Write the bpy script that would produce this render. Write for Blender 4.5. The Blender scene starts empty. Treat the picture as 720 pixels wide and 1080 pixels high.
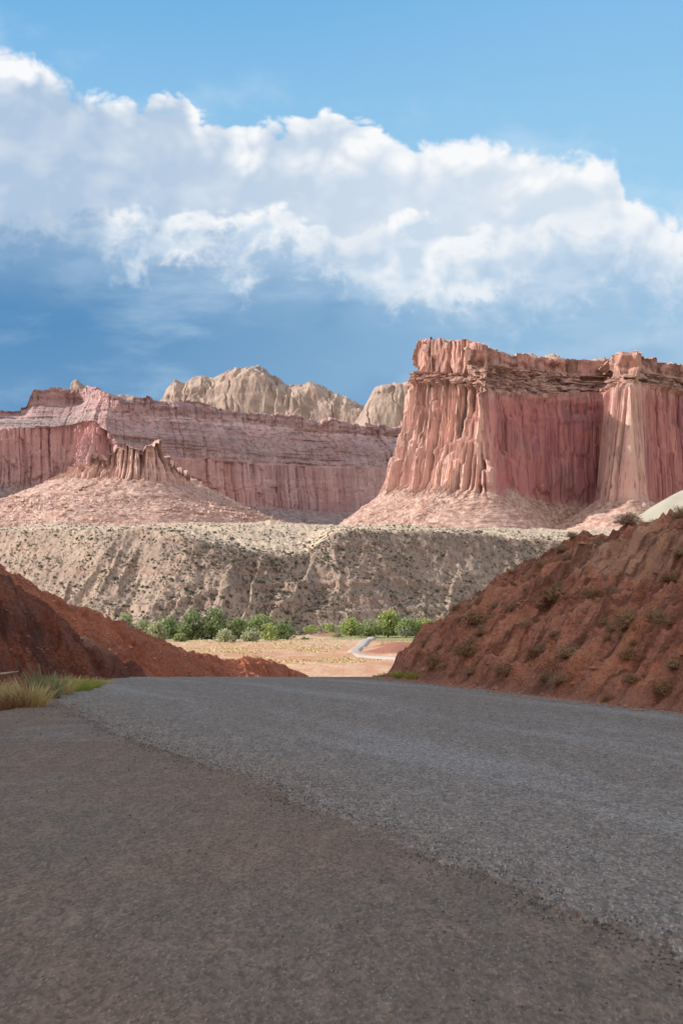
import bpy, math, random
import numpy as np
random.seed(7)
RNG = np.random.default_rng(11)
C = bpy.context.scene.collection
F = 1500.0; CX = 360.0; HY = 640.0; CAMZ = 1.2

# ------------------------------------------------------------------ helpers
def at(px, py, D):
    return ((px - CX) / F * D, D, CAMZ + (HY - py) / F * D)

def mesh(name, V, faces, mat, parent=None, smooth=True, attrs=None, link=True):
    V = np.asarray(V, dtype=np.float32).reshape(-1, 3)
    me = bpy.data.meshes.new(name)
    faces = np.asarray(faces, dtype=np.int32)
    n, k = faces.shape
    me.vertices.add(len(V)); me.vertices.foreach_set('co', V.ravel())
    me.loops.add(n * k); me.loops.foreach_set('vertex_index', faces.ravel())
    me.polygons.add(n)
    me.polygons.foreach_set('loop_start', np.arange(0, n * k, k, dtype=np.int32))
    me.polygons.foreach_set('loop_total', np.full(n, k, dtype=np.int32))
    me.polygons.foreach_set('use_smooth', np.full(n, smooth, dtype=bool))
    me.update(calc_edges=True); me.validate()
    if attrs:
        for an, av in attrs.items():
            a = me.attributes.new(an, 'FLOAT', 'POINT')
            a.data.foreach_set('value', np.asarray(av, dtype=np.float32).ravel())
    me.materials.append(mat)
    o = bpy.data.objects.new(name, me)
    if link: C.objects.link(o)
    if parent: o.parent = parent
    return o

def grid_faces(ns, nt):
    i = np.arange(ns - 1)[:, None] * nt + np.arange(nt - 1)[None, :]
    i = i.ravel()
    return np.stack([i, i + nt, i + nt + 1, i + 1], 1)

def tag(o, label=None, cat=None, group=None, kind=None):
    if label: o['label'] = label
    if cat: o['category'] = cat
    if group: o['group'] = group
    if kind: o['kind'] = kind
    return o

def empty(name, loc, rz=0):
    o = bpy.data.objects.new(name, None); C.objects.link(o)
    o.location = loc; o.rotation_euler = (0, 0, rz); o.empty_display_size = 0.1
    return o

def copy_tree(o):
    c = o.copy(); C.objects.link(c)
    for ch in o.children:
        d = ch.copy(); C.objects.link(d); d.parent = c
    return c

# ------------------------------------------------------------------ noise
def _h(ix, iy, iz, seed):
    h = (ix.astype(np.int64) * 374761393 + iy.astype(np.int64) * 668265263
         + iz.astype(np.int64) * 2147483647 + seed * 974634777) & 0xFFFFFFFF
    h = ((h ^ (h >> 13)) * 1274126177) & 0xFFFFFFFF
    h = ((h ^ (h >> 16)) * 2246822519) & 0xFFFFFFFF
    return ((h ^ (h >> 15)) & 0xFFFFFF) / float(0xFFFFFF)

def vn(x, y, z=0.0, seed=0):
    x, y, z = np.broadcast_arrays(np.asarray(x, float), np.asarray(y, float), np.asarray(z, float))
    x0, y0, z0 = np.floor(x), np.floor(y), np.floor(z)
    fx, fy, fz = x - x0, y - y0, z - z0
    sx, sy, sz = (f * f * f * (f * (f * 6 - 15) + 10) for f in (fx, fy, fz))
    x0, y0, z0 = x0.astype(np.int64), y0.astype(np.int64), z0.astype(np.int64)
    def L(a, b, t): return a + (b - a) * t
    flat = not np.any(z)
    def pl(dz):
        return L(L(_h(x0, y0, z0 + dz, seed), _h(x0 + 1, y0, z0 + dz, seed), sx),
                 L(_h(x0, y0 + 1, z0 + dz, seed), _h(x0 + 1, y0 + 1, z0 + dz, seed), sx), sy)
    r = pl(0) if flat else L(pl(0), pl(1), sz)
    return r * 2 - 1

def fbm(x, y, z=0.0, oct=5, seed=0, gain=0.5, ridged=False):
    s = 0; a = 1.0; f = 1.0; tot = 0
    z = np.asarray(z, float)
    for i in range(oct):
        n = vn(np.asarray(x) * f, np.asarray(y) * f, z * f, seed + i * 17)
        if ridged: n = 1 - 2 * np.abs(n)
        s = s + a * n; tot += a; a *= gain; f *= 2.03
    return s / tot

def sstep(a, b, x):
    t = np.clip((x - a) / (b - a), 0, 1)
    return t * t * (3 - 2 * t)

def columns(s, t, width, seed, bias=0.0, brk=1.0):
    """upright slabs along s, each a flat facet turned a little left or right; t in 0..1 up the wall"""
    lay = np.floor(t * 4.2 + 0.9 * vn(s / width * 0.23, 0 * s, 0, seed + 6) + 0.5)
    q = s / width + 0.30 * fbm(s / width * 0.31, 0 * t, 0, 3, seed + 5) + 0.05 * brk * _h(lay, 0 * lay, 0 * lay, seed + 8) + 0.012 * fbm(s / width, t * 12, 0, 2, seed + 7)
    i = np.floor(q); u = (q - i) * 2 - 1
    zz = np.zeros_like(i)
    hb = _h(i, zz, zz + 2, seed)
    hb2 = np.minimum(hb * 0.45 + 0.1, hb) ; jit = 0.05 * fbm(s / width * 3, t * 5, 0, 2, seed + 9)
    k = (np.where(t + jit > hb2, 1, 0) + np.where(t + jit > hb * .6 + .4 * _h(i, zz, zz + 7, seed), 1, 0)) * (brk > 0.5)
    a = _h(i, zz, zz, seed) * 2 - 1
    tilt = (_h(i, k, zz + 3, seed) * 2 - 1) * (1 - abs(bias)) + bias
    tilt = np.sign(tilt) * np.abs(tilt) ** .5
    cleft = np.exp(-((1 - np.abs(u)) / 0.11) ** 2)
    back = k * (0.08 + 0.40 * _h(i, zz, zz + 6, seed))
    return 0.5 * a + 0.7 * tilt * u - back - 0.15 - 1.15 * cleft * _h(i, zz, zz + 4, seed)

def blocks(s, z, w, h, seed):
    """broken slabs: random steps in and out, each about w wide and h tall"""
    q = s / w + 0.35 * fbm(s / w * .6, z / h * .6, 0, 2, seed + 1)
    i = np.floor(q); zz = np.zeros_like(i)
    r = z / h + _h(i, zz, zz, seed + 2) * 7 + 0.2 * vn(s / w * 2, z / h, 0, seed + 3)
    j = np.floor(r); u = q - i; t = r - j
    edge = np.minimum(np.minimum(u, 1 - u) * 2, np.minimum(t, 1 - t) * 5)
    return (_h(i, j, zz, seed) * 2 - 1) + 0.5 * sstep(0, .3, edge) - .4

def cellrand(s, width, seed):
    i = np.floor(s / width + 0.3 * vn(s / width * 0.7, 0 * s, 0, seed))
    z = np.zeros_like(i)
    return _h(i, z, z, seed) * 2 - 1

# ------------------------------------------------------------------ node helpers
class E:
    T = None
    def __init__(s, k): s.k = k
    @staticmethod
    def w(v): return v.k if isinstance(v, E) else v
    def _m(a, op, b=None, c=None, clamp=False):
        n = E.T.nodes.new('ShaderNodeMath'); n.operation = op; n.use_clamp = clamp
        for i, v in enumerate((a, b, c)):
            if v is None: continue
            v = E.w(v)
            if isinstance(v, (int, float)): n.inputs[i].default_value = v
            else: E.T.links.new(v, n.inputs[i])
        return E(n.outputs[0])
    def __add__(a, b): return E._m(a, 'ADD', b)
    __radd__ = __add__
    def __sub__(a, b): return E._m(a, 'SUBTRACT', b)
    def __rsub__(a, b): return E._m(b, 'SUBTRACT', a)
    def __mul__(a, b): return E._m(a, 'MULTIPLY', b)
    __rmul__ = __mul__
    def __truediv__(a, b): return E._m(a, 'DIVIDE', b)
    def __rtruediv__(a, b): return E._m(b, 'DIVIDE', a)
    def clamp(a): return E._m(a, 'ADD', 0.0, clamp=True)
    def pow(a, b): return E._m(a, 'POWER', b)
    def abs(a): return E._m(a, 'ABSOLUTE')
    def max(a, b): return E._m(a, 'MAXIMUM', b)
    def min(a, b): return E._m(a, 'MINIMUM', b)

def setin(sock, v):
    v = E.w(v)
    if hasattr(v, 'is_output') or isinstance(v, bpy.types.NodeSocket): E.T.links.new(v, sock)
    else:
        if isinstance(v, tuple) and len(v) == 3 and sock.type == 'RGBA': v = v + (1,)
        sock.default_value = v

def step(x, a, b, lo=0.0, hi=1.0):
    n = E.T.nodes.new('ShaderNodeMapRange'); n.interpolation_type = 'SMOOTHSTEP'
    setin(n.inputs['Value'], x)
    setin(n.inputs['From Min'], a); setin(n.inputs['From Max'], b)
    setin(n.inputs['To Min'], lo); setin(n.inputs['To Max'], hi)
    return E(n.outputs[0])

def mix(f, a, b, mode='MIX'):
    n = E.T.nodes.new('ShaderNodeMix'); n.data_type = 'RGBA'; n.blend_type = mode
    setin(n.inputs[0], f); setin(n.inputs[6], a); setin(n.inputs[7], b)
    return E(n.outputs[2])

DIM = ['3D']
def noise(vec, scale, detail=4, rough=0.5, dist=0.0, color=False):
    n = E.T.nodes.new('ShaderNodeTexNoise'); n.noise_dimensions = DIM[0]; n.inputs['Scale'].default_value = scale
    n.inputs['Detail'].default_value = detail; n.inputs['Roughness'].default_value = rough
    n.inputs['Distortion'].default_value = dist
    if vec is not None: setin(n.inputs['Vector'], vec)
    return E(n.outputs['Color' if color else 'Fac'])

def voronoi(vec, scale, feature='F1', out='Distance', smooth=None, rand=1.0):
    n = E.T.nodes.new('ShaderNodeTexVoronoi'); n.feature = feature; n.voronoi_dimensions = DIM[0]
    n.inputs['Scale'].default_value = scale
    n.inputs['Randomness'].default_value = rand
    if smooth is not None: n.inputs['Smoothness'].default_value = smooth
    setin(n.inputs['Vector'], vec)
    return E(n.outputs[out])

def vec(x, y, z=0.0):
    n = E.T.nodes.new('ShaderNodeCombineXYZ')
    for i, v in enumerate((x, y, z)): setin(n.inputs[i], v)
    return E(n.outputs[0])

def xyz(v):
    n = E.T.nodes.new('ShaderNodeSeparateXYZ'); setin(n.inputs[0], v)
    return [E(o) for o in n.outputs]

def vadd(a, b):
    n = E.T.nodes.new('ShaderNodeVectorMath'); n.operation = 'ADD'
    setin(n.inputs[0], a); setin(n.inputs[1], b); return E(n.outputs[0])
def vmul(a, b):
    n = E.T.nodes.new('ShaderNodeVectorMath'); n.operation = 'MULTIPLY'
    setin(n.inputs[0], a); setin(n.inputs[1], b); return E(n.outputs[0])

def curve(x, pts, xmax, ymax):
    """float curve through pts (x,y), x in 0..xmax, y in 0..ymax"""
    n = E.T.nodes.new('ShaderNodeFloatCurve')
    c = n.mapping.curves[0]
    P = [(px / xmax, py / ymax) for px, py in pts]
    while len(c.points) < len(P): c.points.new(0.5, 0.5)
    for p, (a, b) in zip(c.points, P):
        p.location = (a, b); p.handle_type = 'AUTO_CLAMPED'
    n.mapping.update()
    setin(n.inputs['Value'], x / float(xmax))
    return E(n.outputs[0]) * float(ymax)

def attr(name):
    n = E.T.nodes.new('ShaderNodeAttribute'); n.attribute_name = name
    return E(n.outputs['Fac'])

def wpos():
    n = E.T.nodes.new('ShaderNodeNewGeometry'); return E(n.outputs['Position'])

def material(name, fn, rough=0.9):
    m = bpy.data.materials.new(name); m.use_nodes = True
    nt = m.node_tree; E.T = nt
    b = nt.nodes['Principled BSDF']
    b.inputs['Roughness'].default_value = rough
    b.inputs['Specular IOR Level'].default_value = 0.25
    r = fn(b)
    if isinstance(r, tuple) and not isinstance(r[0], float):
        col, h, dist, strength = r
        n = nt.nodes.new('ShaderNodeBump'); n.inputs['Distance'].default_value = dist
        n.inputs['Strength'].default_value = strength
        setin(n.inputs['Height'], h); nt.links.new(n.outputs[0], b.inputs['Normal'])
    else: col = r
    setin(b.inputs['Base Color'], col)
    return m

# ------------------------------------------------------------------ materials
def m_cliff(b):
    P = wpos(); x, y, z = xyz(P)
    talus = attr('talus'); cap = attr('cap')
    streak = noise(vec(x * 0.045, y * 0.045, z * 0.006), 1.0, 5, 0.55, 0.3)
    streak2 = noise(vec(x * 0.16, y * 0.16, z * 0.012), 1.0, 4, 0.6)
    big = noise(vmul(P, (0.008, 0.008, 0.012)), 1.0, 3)
    w = noise(vmul(P, (0.01, 0.01, 0.01)), 1.0, 3) * 14
    strata = noise(vec(x * 0.002, y * 0.002, (z + w) * 0.085), 1.0, 4, 0.65)
    red = mix(step(streak, 0.35, 0.65), (0.619, 0.375, 0.334), (0.825, 0.553, 0.490))
    red = mix(step(big, 0.42, 0.62) * 0.55, red, (0.850, 0.532, 0.460))
    red = mix(step(streak2, 0.54, 0.74) * 0.6, red, (0.249, 0.165, 0.171))
    red = mix(step(strata, 0.52, 0.68) * (0.18 + 0.5 * cap), red, (0.691, 0.580, 0.551))
    red = mix(step(strata, 0.46, 0.34) * (0.15 + 0.5 * cap), red, (0.319, 0.207, 0.203))
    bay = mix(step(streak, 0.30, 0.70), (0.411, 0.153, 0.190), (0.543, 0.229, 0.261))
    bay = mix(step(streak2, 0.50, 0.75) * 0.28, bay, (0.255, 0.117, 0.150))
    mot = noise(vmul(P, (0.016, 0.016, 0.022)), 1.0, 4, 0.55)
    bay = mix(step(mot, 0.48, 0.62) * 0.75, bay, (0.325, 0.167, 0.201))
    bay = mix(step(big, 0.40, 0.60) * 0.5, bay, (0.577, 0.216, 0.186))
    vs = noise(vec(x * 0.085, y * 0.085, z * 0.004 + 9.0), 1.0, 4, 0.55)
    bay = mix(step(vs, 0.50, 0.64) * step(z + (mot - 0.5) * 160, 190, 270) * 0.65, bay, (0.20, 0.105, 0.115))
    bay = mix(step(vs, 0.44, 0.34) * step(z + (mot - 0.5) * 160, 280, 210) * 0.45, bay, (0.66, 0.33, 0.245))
    varn = noise(vec(x * 0.05, y * 0.05, z * 0.012 + 3.0), 1.0, 4, 0.6)
    red = mix(step(varn, 0.47, 0.62) * step(z, 180, 235) * 0.8, red, (0.250, 0.156, 0.142))
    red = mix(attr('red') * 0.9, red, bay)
    red = mix(step(cap, 0.7, 1.0), red, mix(1.0, red, (0.78, 0.70, 0.68), 'MULTIPLY'))
    crk = noise(vec(x * 0.30, y * 0.30, z * 0.035), 1.0, 3, 0.6)
    red = mix(step(crk, 0.57, 0.68) * 0.6, red, (0.17, 0.085, 0.075))
    sp = noise(vmul(P, (0.12, 0.12, 0.12)), 1.0, 6, 0.7)
    tal = mix(step(sp, 0.40, 0.62), (0.521, 0.325, 0.277), (0.850, 0.650, 0.564))
    tal = mix(step(noise(vmul(P, (0.02, 0.02, 0.03)), 1.0, 3), 0.5, 0.7) * 0.5, tal, (0.771, 0.584, 0.538))
    scr = noise(vmul(P, (0.22, 0.22, 0.22)), 1.0, 3, 0.6)
    tal = mix(step(scr, 0.60, 0.70) * 0.55, tal, (0.107, 0.097, 0.064))
    tal = mix(1.0, tal, (0.78, 0.74, 0.74), 'MULTIPLY')
    col = mix(talus, red, tal)
    h = sp * 0.5 + crk * 1.3 * (1 - talus) + sp * 0.5 * talus
    return (col, h, 2.4, 0.7)

def m_castle(b):
    col, h, d, k = m_cliff(b)
    col = mix((1.0 - attr('talus')) * 0.22, col, (0.74, 0.57, 0.50))
    return (col, h, d, k)

def m_farcliff(b):
    P = wpos(); x, y, z = xyz(P)
    talus = attr('talus'); cap = attr('cap')
    streak = noise(vec(x * 0.035, y * 0.035, z * 0.005), 1.0, 5, 0.55, 0.3)
    w = noise(vmul(P, (0.006, 0.006, 0.01)), 1.0, 4) * 22
    strata = noise(vec(x * 0.0012, y * 0.0012, (z + w) * 0.075), 1.0, 5, 0.7)
    red = mix(step(streak, 0.35, 0.65), (0.327, 0.209, 0.215), (0.449, 0.314, 0.315))  # far rock tinted lavender: haze and shade put into the colour
    big = noise(vmul(P, (0.006, 0.006, 0.008)), 1.0, 3)
    red = mix(step(big, 0.45, 0.65) * 0.5, red, (0.463, 0.260, 0.244))
    red = mix(step(strata, 0.57, 0.66) * (0.15 + 0.5 * cap), red, (0.583, 0.477, 0.470))
    red = mix(step(strata, 0.46, 0.36) * (0.2 + 0.5 * cap), red, (0.235, 0.162, 0.173))
    sp = noise(vmul(P, (0.09, 0.09, 0.09)), 1.0, 6, 0.7)
    tal = mix(step(sp, 0.40, 0.62), (0.357, 0.269, 0.272), (0.590, 0.469, 0.459))
    scr = noise(vmul(P, (0.16, 0.16, 0.2)), 1.0, 3, 0.6)
    tal = mix(step(scr, 0.56, 0.66) * (0.5 + 0.3 * cap), tal, (0.097, 0.093, 0.066))
    dots = noise(vmul(P, (0.10, 0.10, 0.16)), 1.0, 4, 0.65)
    red = mix(cap * step(dots, 0.50, 0.60) * 0.7, red, (0.163, 0.128, 0.105))
    red = mix(1.0, red, mix(cap, (1.46, 1.36, 1.36), (1.44, 1.36, 1.40)), 'MULTIPLY')
    tal = mix(1.0, tal, (0.78, 0.74, 0.74), 'MULTIPLY')
    col = mix(talus, red, tal)
    return (col, sp, 2.5, 0.5)

def m_dome(b):
    P = wpos(); x, y, z = xyz(P)
    n1 = noise(vmul(P, (0.02, 0.02, 0.03)), 1.0, 5, 0.6)
    n2 = noise(vec(x * 0.06, y * 0.06, z * 0.02), 1.0, 4, 0.6, 0.5)
    col = mix(step(n1, 0.38, 0.62), (0.354, 0.258, 0.218), (0.502, 0.382, 0.317))
    col = mix(step(n2, 0.55, 0.7) * 0.5, col, (0.306, 0.228, 0.180))
    scr = noise(vmul(P, (0.1, 0.1, 0.14)), 1.0, 3, 0.6)
    col = mix(step(scr, 0.60, 0.68) * attr('talus'), col, (0.11, 0.11, 0.08))
    return (col, n2, 3.0, 0.6)

def m_bench(b):
    P = wpos(); x, y, z = xyz(P)
    n1 = noise(vmul(P, (0.03, 0.03, 0.05)), 1.0, 5, 0.6)
    n2 = noise(vmul(P, (0.409, 0.215, 0.355)), 1.0, 5, 0.7)
    n3 = noise(vmul(P, (0.850, 0.539, 0.798)), 1.0, 3, 0.6)
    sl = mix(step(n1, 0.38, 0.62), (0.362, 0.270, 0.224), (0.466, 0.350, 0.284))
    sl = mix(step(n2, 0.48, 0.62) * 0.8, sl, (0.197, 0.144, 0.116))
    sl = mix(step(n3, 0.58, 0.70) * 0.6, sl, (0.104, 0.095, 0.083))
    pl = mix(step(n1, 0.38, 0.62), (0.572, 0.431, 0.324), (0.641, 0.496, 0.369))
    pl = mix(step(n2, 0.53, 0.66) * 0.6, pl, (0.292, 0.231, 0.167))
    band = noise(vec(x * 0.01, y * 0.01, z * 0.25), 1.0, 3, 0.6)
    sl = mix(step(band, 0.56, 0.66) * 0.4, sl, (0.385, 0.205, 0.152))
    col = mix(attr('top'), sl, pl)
    col = mix(attr('dark') * step(n2, 0.30, 0.55) * 0.22, col, (0.135, 0.112, 0.116))  # slope's shade painted into the colour, broken up like boulder cover
    return (col, n2 + n3 * 0.4, 1.2, 0.8)

def m_ground(b):
    P = wpos(); x, y, z = xyz(P)
    n1 = noise(vmul(P, (0.03, 0.012, 0.0)), 1.0, 5, 0.6)
    n2 = noise(vmul(P, (0.35, 0.07, 0.0)), 1.0, 5, 0.65)
    n3 = noise(vmul(P, (1.5, 0.3, 0.0)), 1.0, 3, 0.6)
    col = mix(step(n2, 0.36, 0.62), (0.56, 0.285, 0.175), (0.66, 0.435, 0.29))
    col = mix(step(n1, 0.46, 0.60) * 0.7, col, (0.52, 0.235, 0.135))
    # paler dry grass close to the trees
    far = step(y + (n1 - 0.5) * 160, 420, 500)
    col = mix(far * 0.6, col, (0.58, 0.45, 0.29))
    red = step(x + (n1 - 0.5) * 14, 9.0, 14.0) * step(y, 330, 350) * step(y, 540, 500)
    col = mix(red * 0.7, col, (0.44, 0.18, 0.10))
    col = mix(step(n3, 0.56, 0.68) * 0.4, col, (0.34, 0.27, 0.15))
    col = mix(step(attr('redk') + (n2 - 0.5) * 0.5, 0.3, 0.6), col, mix(n3, (0.30, 0.11, 0.075), (0.44, 0.19, 0.125)))
    green = step(y + (n2 - 0.5) * 50, 498, 512) * step(x + (n1 - 0.5) * 60, -5, 8)
    col = mix(green * 0.7, col, (0.22, 0.27, 0.09))
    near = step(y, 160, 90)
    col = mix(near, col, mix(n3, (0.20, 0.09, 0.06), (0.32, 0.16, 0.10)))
    return (col, n3 + n2, 0.25, 0.6)

def dirt(P, x, y, z, dark, light, pale):
    n1 = noise(vmul(P, (0.5, 0.5, 0.8)), 1.0, 5, 0.6, 0.4)
    n2 = noise(vmul(P, (4.0, 4.0, 4.0)), 1.0, 6, 0.72, 0.3)
    n3 = noise(vmul(P, (13.0, 13.0, 13.0)), 1.0, 4, 0.75)
    col = mix(step(n1, 0.34, 0.66), dark, light)
    col = mix(step(n2, 0.56, 0.70) * 0.6, col, pale)
    col = mix(step(n2, 0.45, 0.33) * 0.6, col, tuple(c * 0.45 for c in dark))
    col = mix(step(n3, 0.50, 0.38) * 0.55, col, tuple(c * 0.5 for c in dark))
    col = mix(step(n3, 0.55, 0.68) * 0.5, col, pale)
    peb = voronoi(vmul(P, (1.0, 1.0, 1.0)), 9.0, 'F1', 'Color')
    pr = xyz(peb)[0]
    pd = voronoi(vmul(P, (1.0, 1.0, 1.0)), 9.0, 'F1', 'Distance')
    pm = step(pr, 0.955, 0.965) * step(pd, 0.34, 0.24)
    col = mix(pm * 0.6, col, (0.42, 0.32, 0.26))
    return col, n2 + n3 * 0.8 + pm * 0.3, n1

def m_mound_r(b):
    P = wpos(); x, y, z = xyz(P)
    col, h, n1 = dirt(P, x, y, z, (0.436, 0.174, 0.109), (0.684, 0.294, 0.186), (0.850, 0.443, 0.293))
    pale = attr('pale')
    col = mix(pale * 0.8, col, (0.760, 0.452, 0.303))
    rq = x * 0.33 - y * 0.94 + (n1 - 0.5) * 0.9      # runs down the face
    rill = noise(vec(rq * 3.2, x * 0.35 + y * 0.12, z * 0.3), 1.0, 5, 0.65, 0.3)
    col = mix(step(rill, 0.52, 0.38) * 0.8, col, (0.158, 0.062, 0.039))
    col = mix(step(rill, 0.56, 0.70) * 0.45, col, (0.672, 0.335, 0.215))
    foot = step(z, 0.30, 0.02) * 0.5
    col = mix(foot, col, (0.320, 0.157, 0.104))
    return (col, h, 0.09, 0.9)

def m_mound_l(b):
    P = wpos(); x, y, z = xyz(P)
    col, h, n1 = dirt(P, x, y, z, (0.386, 0.126, 0.071), (0.550, 0.189, 0.107), (0.657, 0.263, 0.151))
    col = mix(attr('pale') * 0.7, col, (0.747, 0.355, 0.210))
    return (col, h, 0.11, 0.9)

def m_mound_near(b):
    P = wpos(); x, y, z = xyz(P)
    col, h, n1 = dirt(P, x, y, z, (0.204, 0.066, 0.043), (0.316, 0.106, 0.063), (0.421, 0.178, 0.116))  # darker copy of the left red dirt, bank's shade put into the colour
    rill = noise(vec((x * 0.83 + y * 0.55) * 2.4 + (n1 - 0.5) * 1.5, z * 0.5, 0.0), 1.0, 5, 0.65, 0.3)
    col = mix(step(rill, 0.52, 0.38) * 0.6, col, (0.079, 0.030, 0.024))
    col = mix(attr('pale') * 0.7, col, (0.610, 0.317, 0.207))  # lit crest painted paler
    return (col, h, 0.12, 1.0)

def m_pale(b):
    P = wpos(); x, y, z = xyz(P)
    n1 = noise(vmul(P, (0.3, 0.3, 0.8)), 1.0, 5, 0.6)
    col = mix(n1, (0.38, 0.34, 0.265), (0.50, 0.455, 0.37))
    return (col, n1, 0.4, 0.5)

def asphalt(b, base, chips, brown, old):
    DIM[0] = '2D'; P0 = wpos(); x, y, z = xyz(P0); P = vmul(P0, (1.0, 0.32, 1.0))
    c1 = voronoi(P, 96.0, 'F1', 'Color'); d1 = voronoi(P, 96.0, 'F1', 'Distance')
    r, g, bl = xyz(c1)
    c2 = voronoi(P, 44.0, 'F1', 'Color'); r2, g2, b2 = xyz(c2)
    d2 = voronoi(P, 44.0, 'F1', 'Distance')
    blot = noise(vmul(P0, (0.45, 0.3, 0.0)), 1.0, 4, 0.6, 0.5)
    mid = noise(P, 6.0, 5, 0.7)
    mid2 = noise(P, 40.0, 4, 0.75)
    v = x * 0.935 + y * 0.355           # across the lanes
    wob = (noise(vmul(P0, (0.10, 0.10, 0.0)), 1.0, 3) - 0.5) * 1.6
    if old:
        col = mix(step(blot, 0.36, 0.64), tuple(base), tuple(brown))
        col = mix(step(mid, 0.48, 0.68) * 0.45, col, tuple(c * 1.45 for c in brown))
        dusty = step(noise(vmul(P0, (0.30, 0.62, 0.0)), 1.0, 4, 0.55, 0.6), 0.50, 0.70) * step(x + y * 0.25, 2.6, -1.0) * step(y, 8.0, 10.5)
        col = mix(dusty * 0.6, col, (0.43, 0.37, 0.34))
        amt = 0.75
    else:
        col = mix(step(mid, 0.40, 0.66) * 0.5, tuple(base), tuple(c * 1.35 for c in base))
        t1 = step((v - 6.6 + wob).abs(), 1.0, 0.15)
        t2 = step((v - 8.6 + wob).abs(), 0.9, 0.1)
        t3 = step((v - 4.6 + wob * 0.7).abs(), 0.8, 0.1)
        dn = noise(vec(v * 1.7 + wob, (y * 0.935 - x * 0.355) * 0.16), 1.0, 4, 0.55)
        band = (t1 * 0.9 + t2 * 1.0 + t3 * 0.8) * step(dn, 0.40, 0.66)
        col = mix((band * 0.8).clamp(), col, (0.44, 0.39, 0.365))
        col = mix(step(blot, 0.5, 0.7) * 0.3, col, tuple(brown))
        edge = step(v, 9.2, 9.75)
        col = mix(edge * 0.6, col, (0.27, 0.15, 0.11))
        amt = 1.0
    gr = (mid2 - 0.5) * 0.55 + (r - 0.5) * 1.15 + (r2 - 0.5) * 0.55
    k = (1.0 + gr * 0.62 * amt).max(0.25)
    kk = vec(k, k, k)
    col = mix(1.0, col, kk, 'MULTIPLY')
    light = step(g, 0.90, 0.95) * step(d1, 0.6, 0.3)
    col = mix(light * 0.6 * amt, col, tuple(chips))
    col = mix(step(bl, 0.94, 0.97) * 0.5, col, (0.30, 0.17, 0.125))
    h = (1 - d1) * 0.7 + (1 - d2) * 0.6 + r * 0.8 + r2 * 0.7 + mid2 * 0.8
    DIM[0] = '3D'
    return col, h

def m_road(b):
    col, h = asphalt(b, (0.315, 0.250, 0.206), (0.802, 0.680, 0.586), (0.357, 0.255, 0.197), False)
    return (col, h, 0.012, 1.0)
def m_shoulder(b):
    col, h = asphalt(b, (0.232, 0.170, 0.128), (0.511, 0.389, 0.290), (0.267, 0.174, 0.120), True)
    return (col, h, 0.008, 0.9)

def m_farroad(b):
    P = wpos(); n = noise(vmul(P, (0.4, 0.1, 0)), 1.0, 4)
    return mix(n, (0.44, 0.375, 0.335), (0.54, 0.465, 0.42))

def plain(c1, c2, scale=1.0):
    def f(b):
        P = wpos(); n = noise(P, scale, 3)
        t = attr('tint')
        c = mix(step(n, 0.35, 0.65), c1, c2)
        return mix((t * 0.6).clamp(), c, tuple(min(1, v * 1.9) for v in c2))
    return f

def leafmat(name, c1, c2):
    m = bpy.data.materials.new(name); m.use_nodes = True; nt = m.node_tree; E.T = nt
    b = nt.nodes['Principled BSDF']; b.inputs['Roughness'].default_value = 0.7
    b.inputs['Specular IOR Level'].default_value = 0.2
    col = mix(attr('tint'), c1, c2)
    setin(b.inputs['Base Color'], col)
    tr = nt.nodes.new('ShaderNodeBsdfTranslucent'); setin(tr.inputs[0], col)
    mx = nt.nodes.new('ShaderNodeMixShader'); mx.inputs[0].default_value = 0.3
    nt.links.new(b.outputs[0], mx.inputs[1]); nt.links.new(tr.outputs[0], mx.inputs[2])
    nt.links.new(mx.outputs[0], nt.nodes['Material Output'].inputs[0])
    return m

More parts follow.
